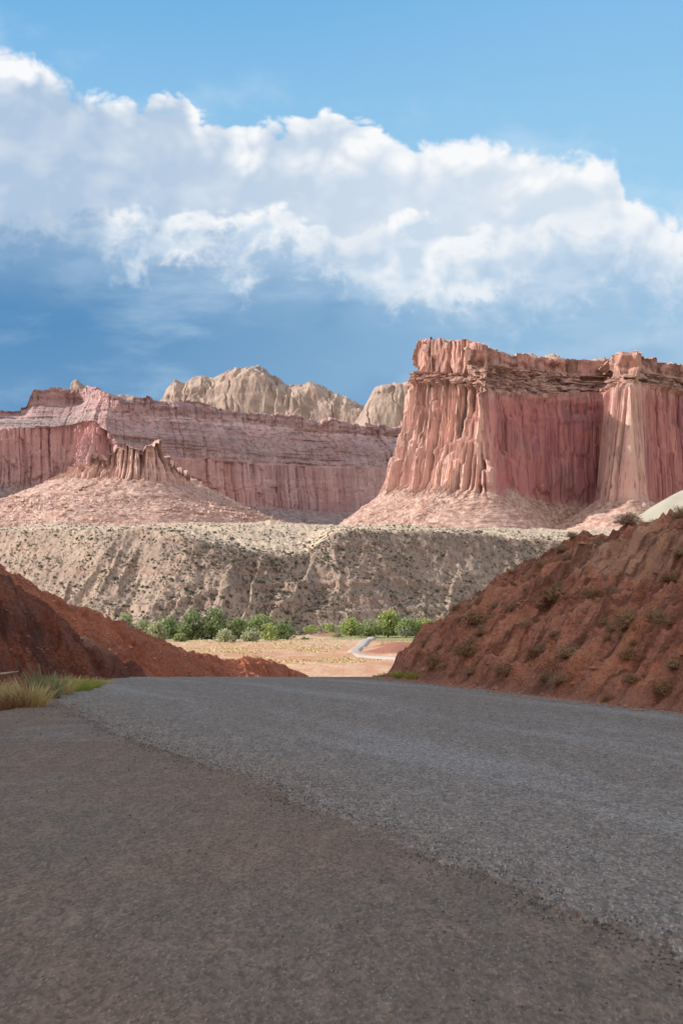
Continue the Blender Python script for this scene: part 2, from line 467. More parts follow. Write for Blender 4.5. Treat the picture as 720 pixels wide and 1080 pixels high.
M = {
 'cliff': material('red_sandstone', m_cliff), 'farcliff': material('far_hazed_sandstone', m_farcliff),
 'castle': material('pale_sandstone', m_castle),
 'dome': material('white_sandstone', m_dome), 'bench': material('scrub_hillside', m_bench),
 'ground': material('valley_floor', m_ground), 'mound_r': material('red_dirt', m_mound_r),
 'mound_near': material('shaded_red_dirt', m_mound_near), 'mound_l': material('dark_red_dirt', m_mound_l), 'pale': material('cream_earth', m_pale),
 'road': material('chip_seal', m_road, 0.8), 'shoulder': material('old_asphalt', m_shoulder, 0.85),
 'farroad': material('sunlit_asphalt', m_farroad),
 'bark': material('bark', plain((0.10, 0.075, 0.055), (0.16, 0.12, 0.09), 2.0)),
 'twig': material('dry_twigs', plain((0.313, 0.195, 0.117), (0.447, 0.296, 0.178), 9.0)),
 'twig_olive': material('olive_twigs', plain((0.246, 0.145, 0.076), (0.373, 0.226, 0.122), 9.0)),
 'twig_dark': material('dark_twigs', plain((0.076, 0.052, 0.034), (0.138, 0.097, 0.060), 9.0)),
 'twig_pink': material('pale_twigs', plain((0.288, 0.186, 0.126), (0.408, 0.276, 0.192), 9.0)),
 'straw': leafmat('straw', (0.561, 0.370, 0.167), (0.850, 0.782, 0.406)),
 'rust': leafmat('rust_grass', (0.324, 0.174, 0.090), (0.552, 0.336, 0.180)),
 'reed': leafmat('reed', (0.204, 0.228, 0.102), (0.504, 0.504, 0.288)),
 'weed': leafmat('weed', (0.288, 0.312, 0.060), (0.624, 0.600, 0.144)),
 'leaf_dark': leafmat('cottonwood_leaf', (0.134, 0.196, 0.094), (0.358, 0.448, 0.209)),
 'leaf_mid': leafmat('green_leaf', (0.202, 0.269, 0.127), (0.470, 0.538, 0.253)),
 'leaf_pale': leafmat('willow_leaf', (0.314, 0.358, 0.220), (0.582, 0.616, 0.385)),
 'leaf_bright': leafmat('bright_leaf', (0.269, 0.347, 0.121), (0.560, 0.616, 0.242)),
 'scrub': material('scrub_leaf', plain((0.095, 0.088, 0.068), (0.145, 0.135, 0.098), 1.0)),
 'boulder': material('dark_boulder', plain((0.10, 0.085, 0.08), (0.17, 0.14, 0.125), 1.0)),
 'redrock': material('red_rock', plain((0.30, 0.14, 0.09), (0.44, 0.24, 0.17), 4.0)),
 'boulder_pink': material('pink_boulder', plain((0.38, 0.225, 0.185), (0.60, 0.41, 0.35), 0.05)),
 'clod': material('red_clod', plain((0.270, 0.111, 0.069), (0.486, 0.221, 0.144), 9.0)),
 'clod_dark': material('dark_clod', plain((0.149, 0.055, 0.037), (0.270, 0.111, 0.073), 9.0)),
 'stone': material('chip_stone', plain((0.09, 0.085, 0.088), (0.17, 0.155, 0.15), 60.0)),
 'steel': material('painted_metal', plain((0.05, 0.055, 0.06), (0.07, 0.075, 0.08), 5.0), 0.5),
 'carpaint': material('grey_paint', plain((0.16, 0.18, 0.20), (0.18, 0.20, 0.22), 1.0), 0.4),
 'glass': material('dark_glass', plain((0.02, 0.025, 0.03), (0.03, 0.035, 0.04), 1.0), 0.15),
 'tyre': material('tyre_rubber', plain((0.02, 0.02, 0.02), (0.03, 0.03, 0.03), 5.0)),
 'wood': material('bleached_wood', plain((0.42, 0.32, 0.25), (0.55, 0.43, 0.35), 8.0)),
}

# ------------------------------------------------------------------ sun, sky
SUN_EL = math.radians(30.0)
SUN_AZ_LEFT = math.radians(2.0)          # how far beyond "due left" the sun stands
sdir = np.array([-math.cos(SUN_EL) * math.cos(SUN_AZ_LEFT), math.cos(SUN_EL) * math.sin(SUN_AZ_LEFT), math.sin(SUN_EL)])
from mathutils import Vector
sl = bpy.data.lights.new('sun', 'SUN'); sl.energy = 5.0; sl.angle = math.radians(0.5); sl.color = (1.0, 0.93, 0.82)
so = bpy.data.objects.new('sun', sl); C.objects.link(so)
so.rotation_euler = Vector(sdir).to_track_quat('Z', 'Y').to_euler(); so.location = (-60, 20, 60)

world = bpy.data.worlds.new('World'); bpy.context.scene.world = world; world.use_nodes = True
world.cycles.sampling_method = 'NONE'
def build_world():
    nt = world.node_tree; E.T = nt; DIM[0] = '2D'
    bg = nt.nodes['Background']; S = 0.1; bg.inputs['Strength'].default_value = S
    sky = nt.nodes.new('ShaderNodeTexSky'); sky.sky_type = 'NISHITA'; sky.sun_disc = False
    sky.sun_elevation = SUN_EL; sky.sun_rotation = -(math.pi / 2 - SUN_AZ_LEFT)
    sky.air_density = 1.0; sky.dust_density = 0.6; sky.ozone_density = 1.3
    tc = nt.nodes.new('ShaderNodeTexCoord')
    x, y, z = xyz(E(tc.outputs['Generated']))
    yy = y.abs().max(0.08)
    u = (x / yy) * 15.0 + 3.6              # hundreds of picture pixels, but of world direction
    v = 6.4 - (z / yy) * 15.0
    uc = u.max(0.0).min(7.2)
    P = vec(u, v * 1.2, 0.0)
    warp = vmul(vadd(noise(P, 1.3, 1.0, 0.4, 0, True), (-0.5, -0.5, -0.5)), (0.36, 0.28, 0.0))
    Q = vadd(P, warp)
    def billow(q):
        a = voronoi(q, 1.15); b_ = voronoi(q, 2.7); c = voronoi(q, 6.2); d = voronoi(q, 13.0)
        return 0.98 - a * a * 0.62 - b_ * b_ * 0.36 - c * c * 0.20 - d * d * 0.10
    B = billow(Q)
    def coarse(q):
        a = voronoi(q, 1.15, 'SMOOTH_F1', 'Distance', 0.3); b_ = voronoi(q, 2.7, 'SMOOTH_F1', 'Distance', 0.3); c = voronoi(q, 6.2, 'SMOOTH_F1', 'Distance', 0.3)
        return 0 - a * 0.55 - b_ * 0.32 - c * 0.13
    relief = (coarse(Q) - coarse(vadd(Q, (-0.12, -0.20, 0.0)))) * 0.8                         # positive where a billow faces the light
    fine = noise(Q, 3.2, 7, 0.62)
    soft = noise(vec(u * 0.75, v * 1.0 + 7.0), 0.9, 3, 0.5)
    wisp = noise(vadd(vec(u * 0.45, v * 1.5 + 3.0), vmul(warp, (0.5, 0.5, 0))), 1.0, 6, 0.58)
    T1 = curve(uc, [(0, .42), (.4, .58), (.75, .84), (1.2, 1.02), (1.5, 1.06), (1.6, .98), (1.9, .97), (2.15, 1.22), (2.6, 1.28), (3.3, 1.27),
                    (3.5, 1.17), (3.85, 1.17), (4.1, 1.36), (4.7, 1.48), (5.2, 1.50), (5.7, 1.58), (6.2, 1.66), (6.48, 1.68), (6.6, 1.95), (6.9, 2.12), (7.2, 2.28)], 7.2, 6.4)
    T2 = curve(uc, [(0, 2.22), (.4, 2.10), (.85, 2.02), (1.1, 2.18), (1.3, 2.24), (1.9, 2.18), (2.4, 2.28), (2.7, 2.24), (2.95, 2.13), (3.2, 2.32), (3.5, 2.38),
                    (3.98, 2.38), (4.12, 2.33), (4.35, 2.24), (4.7, 2.33), (4.9, 2.42), (5.2, 2.2), (5.6, 2.02), (6.4, 1.95), (7.2, 2.30)], 7.2, 6.4)
    H2 = curve(uc, [(0, .16), (1.0, .18), (1.3, .20), (2.4, .28), (3.0, .44), (3.5, .30), (4.0, .46), (4.4, .70), (4.8, .88), (5.3, 1.02), (6.0, 1.02), (7.2, .82)], 7.2, 6.4)
    W2 = curve(uc, [(0, .28), (1.0, .33), (1.25, .85), (2.0, .9), (3.0, 1.0), (3.5, .75), (3.9, .7), (4.2, 1.0), (5.0, .9), (7.2, .85)], 7.2, 6.4)
    S1 = curve(uc, [(0, .42), (1.0, .34), (1.45, .10), (2.1, .10), (2.6, .16), (3.4, .12), (4.0, .14), (4.8, .32), (6.3, .30), (7.2, .5)], 7.2, 1.0)
    e1 = v - T1 + (B - 0.72) * 0.45 + (fine - 0.5) * (S1 * 0.8 + 0.06)
    m1 = step(e1, S1 * -0.08, S1 * 0.42 + 0.02)
    depth1 = v - T1 + (soft - 0.5) * 1.1 + (0.72 - B) * 0.6
    lit1 = step(depth1, 0.62, -0.02)
    L1 = (lit1 * 0.90 + relief * (0.9 + lit1 * 2.6) + (fine - 0.5) * 0.16 + 0.08).clamp()
    grey = mix(step(uc, 0.5, 5.5), (0.44, 0.575, 0.75), (0.65, 0.745, 0.855))
    c1 = mix(L1, grey, (0.945, 0.955, 0.972))
    e2 = v - T2 + (B - 0.72) * 0.55 + (fine - 0.5) * 0.12
    m2 = step(e2, -0.02, 0.10 + 0.5 * step(uc, 4.9, 5.6) + 0.18 * step(uc, 1.2, 0.9))
    storm = mix(step(u, 0.0, 7.0), (0.085, 0.255, 0.495), (0.31, 0.52, 0.735))
    storm = mix(step(v + (soft - 0.5) * 0.9, 2.3, 3.6, 1.0, 0.0) * step(u, -0.5, 4.0, 0.32, 0.85), storm, (0.45, 0.60, 0.78))
    storm = mix(step(wisp, 0.44, 0.72) * step(u + v * 0.3, 0.8, 4.2, 0.30, 0.75), storm, (0.43, 0.60, 0.78))
    storm = mix(step(v, 3.0, 4.4) * 0.25, storm, (0.33, 0.52, 0.73))
    storm = mix(step(soft, 0.48, 0.70) * 0.35, storm, (0.105, 0.29, 0.545))
    low = step(e2 + (fine - 0.5) * 0.9 + (B - 0.72) * 0.55, H2 + 0.48, H2 * 0.25)
    L2 = (0.68 + relief * 4.2 + (fine - 0.5) * 0.4 - step(e2, 0.2, 0.8) * 0.22).clamp()
    c2w = mix(L2, (0.60, 0.715, 0.85), (0.95, 0.96, 0.975))
    c2 = mix((low * W2).clamp(), storm, c2w)
    # a ragged tongue of cloud below the bright bank
    tong = step((v - 3.08 - (u - 5.0) * -0.20 + (fine - 0.5) * 0.30).abs(), 0.14, 0.02) * step((u - 4.98 + (fine - 0.5) * 0.5).abs(), 0.42, 0.12)
    c2 = mix(tong * 0.8, c2, (0.86, 0.90, 0.95))
    puff2 = step((v - 3.02 + (fine - 0.5) * 0.22).abs(), 0.07, 0.0) * step((u - 4.22 + (fine - 0.5) * 0.5).abs(), 0.32, 0.05)
    c2 = mix(puff2 * 0.55, c2, (0.80, 0.87, 0.94))
    skyc = mix(0.85, mix(1.0, E(sky.outputs[0]), (S * 1.15, S * 1.15, S * 1.15), 'MULTIPLY'), mix(step(v, -0.6, 2.2), (0.165, 0.475, 0.84), (0.33, 0.63, 0.90)))
    skyc = mix(step(u, 2.0, 7.5) * 0.25, skyc, (0.40, 0.69, 0.92))
    veil = step(noise(vec(u * 0.55, v * 0.9), 0.8, 5, 0.6), 0.50, 0.78) * step(T1 - v, 0.9, 0.0)
    skyc = mix(veil * 0.35, skyc, (0.74, 0.85, 0.95))
    col = mix(m1, skyc, c1)
    col = mix(m2, col, c2)
    # bright cloud added unseen behind and above the viewer as warm fill light
    dn = nt.nodes.new('ShaderNodeTexNoise'); dn.inputs['Scale'].default_value = 2.2; dn.inputs['Detail'].default_value = 4
    nt.links.new(tc.outputs['Generated'], dn.inputs['Vector'])
    rear = step(y, 0.55, -0.1) * step(E(dn.outputs[0]), 0.36, 0.52)
    col = mix(rear, col, REAR_FILL)
    below = step(z, 0.0, -0.03)
    col = mix(below, col, (0.30, 0.22, 0.17))
    col = mix(1.0, col, (1 / S, 1 / S, 1 / S), 'MULTIPLY')
    setin(bg.inputs['Color'], col)
    DIM[0] = '3D'
REAR_FILL = (0.86, 0.77, 0.68)
build_world()

# ------------------------------------------------------------------ terrain profile
def gz(y):
    """ground height along the line of sight"""
    y = np.asarray(y, float)
    z = np.where(y < 18, 0.0, np.where(y < 33, -(y - 18) ** 2 / 500.0, -0.45 - 0.06 * (y - 33)))
    z = np.where(y > 33, -0.45 - 10.55 * (1 - np.exp(-0.06 * (y - 33) / 10.55 * 1.35)), z)
    return z

def interp(xs, pts):
    a = np.array(pts, float)
    return np.interp(xs, a[:, 0], a[:, 1])

def smooth1(a, k):
    if k < 1: return a
    ker = np.hanning(2 * k + 3)[1:-1]; ker /= ker.sum()
    p = np.pad(a, (k, k), mode='edge')
    return np.convolve(p, ker, mode='valid')

# ground: one sheet from under the camera to the horizon
def build_ground():
    az = np.concatenate([np.linspace(-180, -22, 60)[:-1], np.linspace(-22, 22, 420), np.linspace(22, 180, 60)[1:]])
    az = np.radians(az)
    r = np.concatenate([[0.01], np.geomspace(2.0, 9000, 330)])
    A, R = np.meshgrid(az, r, indexing='ij')
    X = R * np.sin(A); Y = R * np.cos(A)
    Z = gz(np.abs(Y)) - 0.05
    Z = np.where(Y < 0, -0.05, Z)
    v = sstep(150, 260, R)
    Z = Z + v * (0.9 * fbm(X / 40, Y / 60, 0, 4, 3) + 0.25 * fbm(X / 6, Y / 9, 0, 3, 5))
    # keep it below the road near the camera, rise under the far cliffs
    Z = Z + sstep(650, 2400, Y) * 70
    # low red knolls in the valley
    RK = np.zeros_like(Z)
    for (px, py, D, w, h) in ((350, 664, 528, 9, 2.6), (412, 690, 330, 7, 2.0), (428, 688, 345, 6, 2.4), (420, 680, 410, 8, 1.6)):
        x0 = (px - CX) / F * D
        Z = Z + h * np.exp(-(((X - x0) / w) ** 2 + ((Y - D) / (w * 1.3)) ** 2)) * (1 + 0.3 * fbm(X / 3, Y / 3, 0, 3, 8))
        RK = np.maximum(RK, np.exp(-(((X - x0) / w) ** 2 + ((Y - D) / (w * 1.3)) ** 2) * .8))
    V = np.stack([X, Y, Z], -1)
    o = mesh('ground', V, grid_faces(*X.shape)[:, ::-1], M['ground'], attrs={'redk': RK})
    tag(o, kind='structure')
build_ground()

def valley_z(x, y):
    return float(gz(y)) - 0.05 + 0.9 * float(fbm(np.array(x / 40.), np.array(y / 60.), 0, 4, 3))

# ------------------------------------------------------------------ roads
R_EDGE = [(5.6, -6), (5.6, 4), (5.4, 10), (4.7, 13.5), (3.86, 16), (2.60, 19), (1.62, 22.5), (0.95, 26), (0.62, 30), (0.70, 36), (1.9, 48), (6.0, 75), (13.5, 110), (24, 170), (25.5, 220), (21, 260), (12.5, 296)]
SEAM = [(4.5, -6), (2.9, 0), (1.95, 2.6), (1.20, 4.86), (0.49, 6.7), (-0.73, 10), (-2.0, 13.2), (-3.1, 16.4), (-4.1, 20), (-4.55, 23), (-4.6, 28), (-4.55, 34), (-4.2, 44), (-0.5, 75), (7.5, 110), (17.5, 170), (19.0, 220), (14.5, 260), (7.0, 290)]

def path_at(pts, n_or_step):
    a = np.array(pts, float)
    d = np.concatenate([[0], np.cumsum(np.hypot(*np.diff(a, axis=0).T))])
    s = np.arange(0, d[-1], n_or_step) if n_or_step < 5 else np.linspace(0, d[-1], int(n_or_step))
    x = np.interp(s, d, a[:, 0]); y = np.interp(s, d, a[:, 1])
    k = max(1, int(len(s) * 0.012))
    return s, smooth1(x, k), smooth1(y, k)

def road_z(x, y):
    return gz(y)

def build_road():
    # rows follow y; near rows are dense so that the broken edge is real
    ys = np.concatenate([np.arange(-6, 3, 0.1), np.arange(3, 18, 0.012), np.arange(18, 40, 0.05), np.arange(40, 259, 1.0)])
    se = np.array(SEAM); re = np.array(R_EDGE)
    xl = smooth1(np.interp(ys, se[:, 1], se[:, 0]), 25); xr = np.interp(ys, re[:, 1], re[:, 0])
    rag = 0.10 * fbm(ys * 1.4, 0 * ys, 0, 3, 21) + 0.055 * fbm(ys * 9, 0 * ys + 3, 0, 3, 22) + 0.03 * fbm(ys * 45, 0 * ys + 5, 0, 2, 23)
    xl2 = xl + rag
    fr = np.concatenate([[0, 0.001, 0.004, 0.008, 0.013, 0.020, 0.03], np.linspace(0.05, 1, 12)])
    X = xl2[:, None] + (xr - xl2)[:, None] * fr[None, :]
    Y = np.repeat(ys[:, None], len(fr), 1)
    lip = 0.010 + 0.008 * fbm(ys * 0.7, 0 * ys, 0, 4, 30)
    prof = np.array([-0.25, 0.20, 0.55, 0.75, 0.88, 0.96, 1.0] + [1.0] * 12)
    Z = gz(Y) + lip[:, None] * prof[None, :]
    bump = 0.009 * fbm(X * 26, Y * 26, 0, 2, 31)
    Z = Z + np.where((fr[None, :] > 0) & (fr[None, :] < 0.06), bump, 0)
    # crossfall: the lane nearest the right bank sits a touch lower
    V = np.stack([X, Y, Z], -1)
    o = mesh('road', V, grid_faces(*X.shape)[:, ::-1], M['road']); tag(o, kind='structure')
    # wide old asphalt pull-out on the left, continuing under the seam
    ys = np.concatenate([np.arange(-6, 40, 0.25), np.arange(40, 120, 2.0)])
    LE = [(-9, -6), (-7.5, 4), (-5.4, 10), (-4.05, 15.0), (-3.95, 17.5), (-4.05, 20), (-4.25, 23), (-4.75, 26), (-4.8, 34), (-4.4, 44), (-.7, 75), (7.3, 110), (8, 120)]
    le = np.array(LE)
    xl = np.interp(ys, le[:, 1], le[:, 0]) + 0.10 * fbm(ys * 1.2, 0 * ys, 0, 4, 40)
    xr = np.interp(ys, re[:, 1], re[:, 0]) - 0.4
    fr = np.linspace(0, 1, 60)
    X = xl[:, None] + (xr - xl)[:, None] * fr[None, :]; Y = np.repeat(ys[:, None], len(fr), 1)
    Z = gz(Y) + 0.008 * fbm(X * 0.5, Y * 0.5, 0, 3, 44)
    Z[:, 0] -= 0.06
    o = mesh('road_shoulder', np.stack([X, Y, Z], -1), grid_faces(*X.shape)[:, ::-1], M['shoulder']); tag(o, kind='structure')
    # far road crossing the sunlit valley
    pts = [(17.5, 262), (9.8, 296), (5.2, 314), (3.2, 335), (3.3, 370), (5.6, 430), (8.6, 490), (10.6, 525), (11.6, 548)]
    a = np.array(pts); t = np.linspace(0, len(pts) - 1, 300)
    x = smooth1(np.interp(t, np.arange(len(pts)), a[:, 0]), 18); y = smooth1(np.interp(t, np.arange(len(pts)), a[:, 1]), 18)
    tx, ty = np.gradient(x), np.gradient(y); L = np.hypot(tx, ty); nx, ny = ty / L, -tx / L
    w = np.linspace(-1.7, 1.7, 7)
    X = x[:, None] + nx[:, None] * w; Y = y[:, None] + ny[:, None] * w
    Z = gz(Y) + 0.42 + 0.9 * fbm(X / 40, Y / 60, 0, 4, 3) * sstep(150, 260, Y)
    Z[:, 0] -= .5; Z[:, -1] -= .5
    o = mesh('road', np.stack([X, Y, Z], -1), grid_faces(*X.shape)[:, ::-1], M['farroad']); tag(o, kind='structure')
build_road()

# ------------------------------------------------------------------ generic swept cliff
SWEPT = {}
def sweep(name, stations, rows, step_m, mat, rough, smooth_plan=6, normal_k=60, cap_smooth=0.6, red=None):
    """stations: (px, D, [(offset, py), ...]); rows: samples per profile segment"""
    st = stations
    plan = np.array([((p - CX) / F * D, D) for p, D, _ in st])
    d = np.concatenate([[0], np.cumsum(np.hypot(*np.diff(plan, axis=0).T))])
    s = np.arange(0, d[-1], step_m)
    bx = smooth1(np.interp(s, d, plan[:, 0]), smooth_plan); by = smooth1(np.interp(s, d, plan[:, 1]), smooth_plan)
    def normals(k):
        tx, ty = smooth1(np.gradient(bx), k), smooth1(np.gradient(by), k)
        L = np.hypot(tx, ty) + 1e-9
        return ty / L, -tx / L
    n1 = normals(8); n2 = normals(normal_k)
    K = len(st[0][2])
    offs = np.stack([smooth1(np.interp(s, d, [q[2][k][0] for q in st]), smooth_plan) for k in range(K)], 1)
    zs = np.stack([np.interp(s, d, [CAMZ + (HY - q[2][k][1]) / F * (q[1] - 0.85 * q[2][k][0]) for q in st]) for k in range(K)], 1)
    ts = np.concatenate([np.linspace(k, k + 1, rows[k], endpoint=False) for k in range(K - 1)] + [[K - 1]])
    OFF = np.stack([np.interp(ts, np.arange(K), offs[i]) for i in range(len(s))])
    Z = np.stack([np.interp(ts, np.arange(K), zs[i]) for i in range(len(s))])
    S = np.repeat(s[:, None], len(ts), 1); Tt = np.repeat(ts[None, :], len(s), 0)
    dO, dZ, talus, cap = rough(S, Tt, Z)
    OFF = OFF + dO; Z = Z + dZ
    w = np.clip(np.where(ts[None, :] < K - 4.0, cap_smooth, 0) + sstep(K - 3.2, K - 2.8, Tt) * 0.85, 0, 1)
    NX = n1[0][:, None] * (1 - w) + n2[0][:, None] * w; NY = n1[1][:, None] * (1 - w) + n2[1][:, None] * w
    L = np.hypot(NX, NY) + 1e-9; NX /= L; NY /= L
    # the plateau runs straight back from the rim instead of along the wall's normals
    rim = OFF[:, np.searchsorted(ts, 2.0)][:, None]
    back = np.where(Tt < 2.0, np.clip(rim - OFF, 0, None), 0); OFF = OFF + back
    X = bx[:, None] + NX * OFF; Y = by[:, None] + NY * OFF + back
    V = np.stack([X, Y, Z], -1)
    SWEPT[name + str(len(SWEPT))] = V
    return mesh(name, V, grid_faces(*X.shape)[:, ::-1], mat, smooth=False, attrs={'talus': talus, 'cap': cap, 'red': (S * 0 if red is None else red(S, Tt))})

# ---- right butte.  profile: 0 back, 1 rim back, 2 cap rim, 3 cap foot, 4 wall top, 5 wall foot, 6 talus toe, 7 buried
def prof(top, capfoot, walltop, wallfoot, toe, capoff=-26, wt=0, wf=8, toff=95, back=None):
    b = top if back is None else back
    return [(capoff - 170, b + 14), (capoff - 30, b), (capoff, top), (capoff + 5, capfoot), (wt, walltop), (wf, wallfoot), (wf + toff, toe), (wf + toff + 60, toe + 30)]
def _len(st):
    a = np.array([((p - CX) / F * D, D) for p, D in st]); return float(np.hypot(*np.diff(a, axis=0).T).sum())
butte = [
    (455, 2280, prof(392, 402, 412, 505, 560)),
    (430, 2110, prof(380, 398, 408, 508, 560)),
    (424, 1950, prof(364, 394, 404, 512, 562, capoff=-22)),
    (437, 1892, prof(360, 392, 402, 514, 562, capoff=-20, wf=14, toff=110)),
    (470, 1840, prof(359, 393, 404, 515, 562, capoff=-22, wf=12, toff=115)),
    (500, 1806, prof(362, 396, 408, 517, 563, capoff=-24, wf=9, toff=105)),
    (513, 1797, prof(366, 381, 412, 519, 565, capoff=-34, wf=6, toff=95)),
    (530, 1835, prof(369, 384, 414, 520, 568, capoff=-40, wf=4, toff=70)),
    (565, 1885, prof(373, 388, 416, 524, 572, capoff=-42, wf=3, toff=60)),
    (600, 1920, prof(377, 392, 414, 527, 574, capoff=-44, wf=3, toff=60)),
    (632, 1938, prof(380, 395, 412, 529, 574, capoff=-46, wf=4, toff=70)),
    (643, 1905, prof(376, 396, 408, 529, 572, capoff=-34, wf=14, toff=95)),
    (652, 1850, prof(374, 394, 406, 528, 570, capoff=-22, wt=4, wf=20, toff=110)),
    (664, 1828, prof(374, 394, 404, 528, 570, capoff=-26, wt=0, wf=16, toff=110)),
    (676, 1850, prof(378, 398, 402, 530, 572, capoff=-34, wf=6, toff=95)),
    (680, 1868, prof(390, 402, 404, 530, 572, capoff=-36, wf=5, toff=90)),
    (684, 1880, prof(379, 399, 405, 530, 572, capoff=-34, wf=4, toff=85)),
    (688, 1895, prof(378, 393, 406, 530, 572, capoff=-34, wf=4, toff=80)),
    (720, 1935, prof(381, 396, 412, 530, 572, capoff=-34, wf=4, toff=80)),
    (800, 2010, prof(392, 407, 420, 530, 572, capoff=-34, wf=4, toff=80)),
    (900, 2120, prof(400, 415, 426, 530, 572, capoff=-34, wf=4, toff=80)),
]
SHIFT = 583.0 - _len([(q[0], q[1]) for q in butte if q[0] <= 513])
def rough_butte(S, T, Z):
    S = S + SHIFT * sstep(0, 500, S)
    tw = np.clip(5 - T, 0, 1)                      # up the wall 0..1
    wall = sstep(3.97, 4.03, T) * sstep(5.25, 4.95, T)
    capz = sstep(1.9, 2.02, T) * sstep(3.12, 2.98, T)
    ledge = sstep(2.95, 3.05, T) * sstep(4.05, 3.95, T)
    tal = sstep(4.93, 5.08, T)
    prow = np.where(S < 830, 1.0, 0.0)
    # amplitude: deep flutes on the sunlit prow, smooth on the shaded bay
    sP = S
    amp = interp(S, [(0, .8), (300, 1.0), (576, 1.0), (604, .06), (800, .06), (840, .5), (900, .75), (950, .6), (985, .26), (2000, .3)])
    base = fbm(S / 60, T * 0.0, 0, 3, 2) * 6 + 0.8 * fbm(S / 14, Z / 26, 0, 4, 83) * interp(S, [(0, 1), (560, 1), (590, 0.4), (800, .4), (840, 0), (980, 0), (1010, .5), (2000, .5)]) + 5 * fbm(S / 55, Z / 60, 0, 3, 84) * interp(S, [(0, 0), (585, 0), (620, 1), (790, 1), (830, 0), (2000, .4)])
    bk = 1 - sstep(800, 825, S) * sstep(1010, 990, S)
    fl = 12 * columns(S, tw, 38, 51, .1, bk) + 10 * columns(S + 7, tw, 15, 52, .1, bk) + 5.6 * columns(S, tw, 7.0, 53, .1, bk) + 1.8 * columns(S, tw, 3.4, 57, .1, bk) 
    fl = fl + bk * (1.2 * blocks(S, Z, 17, 60, 80) + 0.9 * blocks(S, Z, 7, 24, 81)) + 0.6 * fbm(S / 5, Z / 5, 0, 4, 82)
    dO = wall * (amp * fl + base)
    dO += wall * amp * 8 * (1 - tw) ** 2
    dO += capz * (6 * columns(S, T - 2, 33, 61) + 2.2 * columns(S, T - 2, 13, 62) + 1.6 * fbm(S / 4, Z / 4, 0, 3, 63)) * np.clip(amp + .3, 0, 1) + capz * (3.0 * blocks(S, Z, 26, 8, 86) + 4 * fbm(S / 90, Z / 9, 0, 4, 87)) * interp(S, [(0, .3), (560, .3), (620, 1), (2000, 1)])
    zb = fbm(S / 120, Z / 5.0, 0, 4, 64)
    bay_ = sstep(590, 625, S) * sstep(825, 800, S)
    dO += wall * (bay_ + .6 * sstep(985, 1010, S)) * (3.2 * blocks(S, Z, 40, 62, 90) + 1.5 * blocks(S, Z, 15, 34, 91) + 1.6 * columns(S, tw, 24, 92) + 2.2 * np.sign(zb) * np.abs(zb) ** .5 * sstep(4.5, 4.1, T))
    lz = Z / 10.5 + 0.9 * fbm(S / 60, 0 * Z, 0, 3, 88); lf = lz - np.floor(lz)
    dO += ledge * (-7 * sstep(3.0, 3.3, T) + 3.2 * (0.5 - lf) + 4 * np.sign(zb) * np.abs(zb) ** .6 + 6 * blocks(S, Z, 13, 9, 89) + 3 * blocks(S, Z, 6, 5, 93) + 2.5 * fbm(S / 6, Z / 5, 0, 4, 65))
    dO += tal * (7 * fbm(S / 34, Z / 60, 0, 4, 66, ridged=True) + 2.6 * fbm(S / 5, Z / 3, 0, 4, 67) + 1.2 * np.abs(fbm(S / 3, Z / 1.6, 0, 2, 68)))
    rim = sstep(0.9, 1.6, T) * sstep(3.2, 2.6, T)
    dZ = rim * (3.2 * cellrand(S, 27, 71) + 1.6 * cellrand(S, 9, 72) + 1.5 * fbm(S / 4, T, 0, 3, 73))
    dZ += sstep(3.6, 4.0, T) * sstep(4.5, 4.05, T) * (6.0 * cellrand(S, 26, 74) + 2.5 * cellrand(S, 9, 75)) * amp
    dZ += sstep(4.6, 5.0, T) * sstep(5.4, 5.0, T) * (9 * fbm(S / 30, T * 0, 0, 3, 76))
    dZ += tal * 2.2 * fbm(S / 5, T * 40, 0, 4, 77)
    dZ += sstep(2.2, 0.8, T) * 4.0 * fbm(S / 15, T * 4, 0, 4, 78)
    talus = np.clip(tal + 0.55 * ledge + sstep(2.05, 1.7, T), 0, 1)
    cap = np.clip(sstep(4.05, 3.9, T) + 0.25 * sstep(4.35, 4.05, T), 0, 1)
    return dO, dZ, talus, cap
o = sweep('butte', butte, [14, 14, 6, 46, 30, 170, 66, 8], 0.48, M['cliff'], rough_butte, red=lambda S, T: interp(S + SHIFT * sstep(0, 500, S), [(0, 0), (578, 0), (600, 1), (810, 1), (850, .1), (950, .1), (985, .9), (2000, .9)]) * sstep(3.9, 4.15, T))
tag(o, kind='structure')

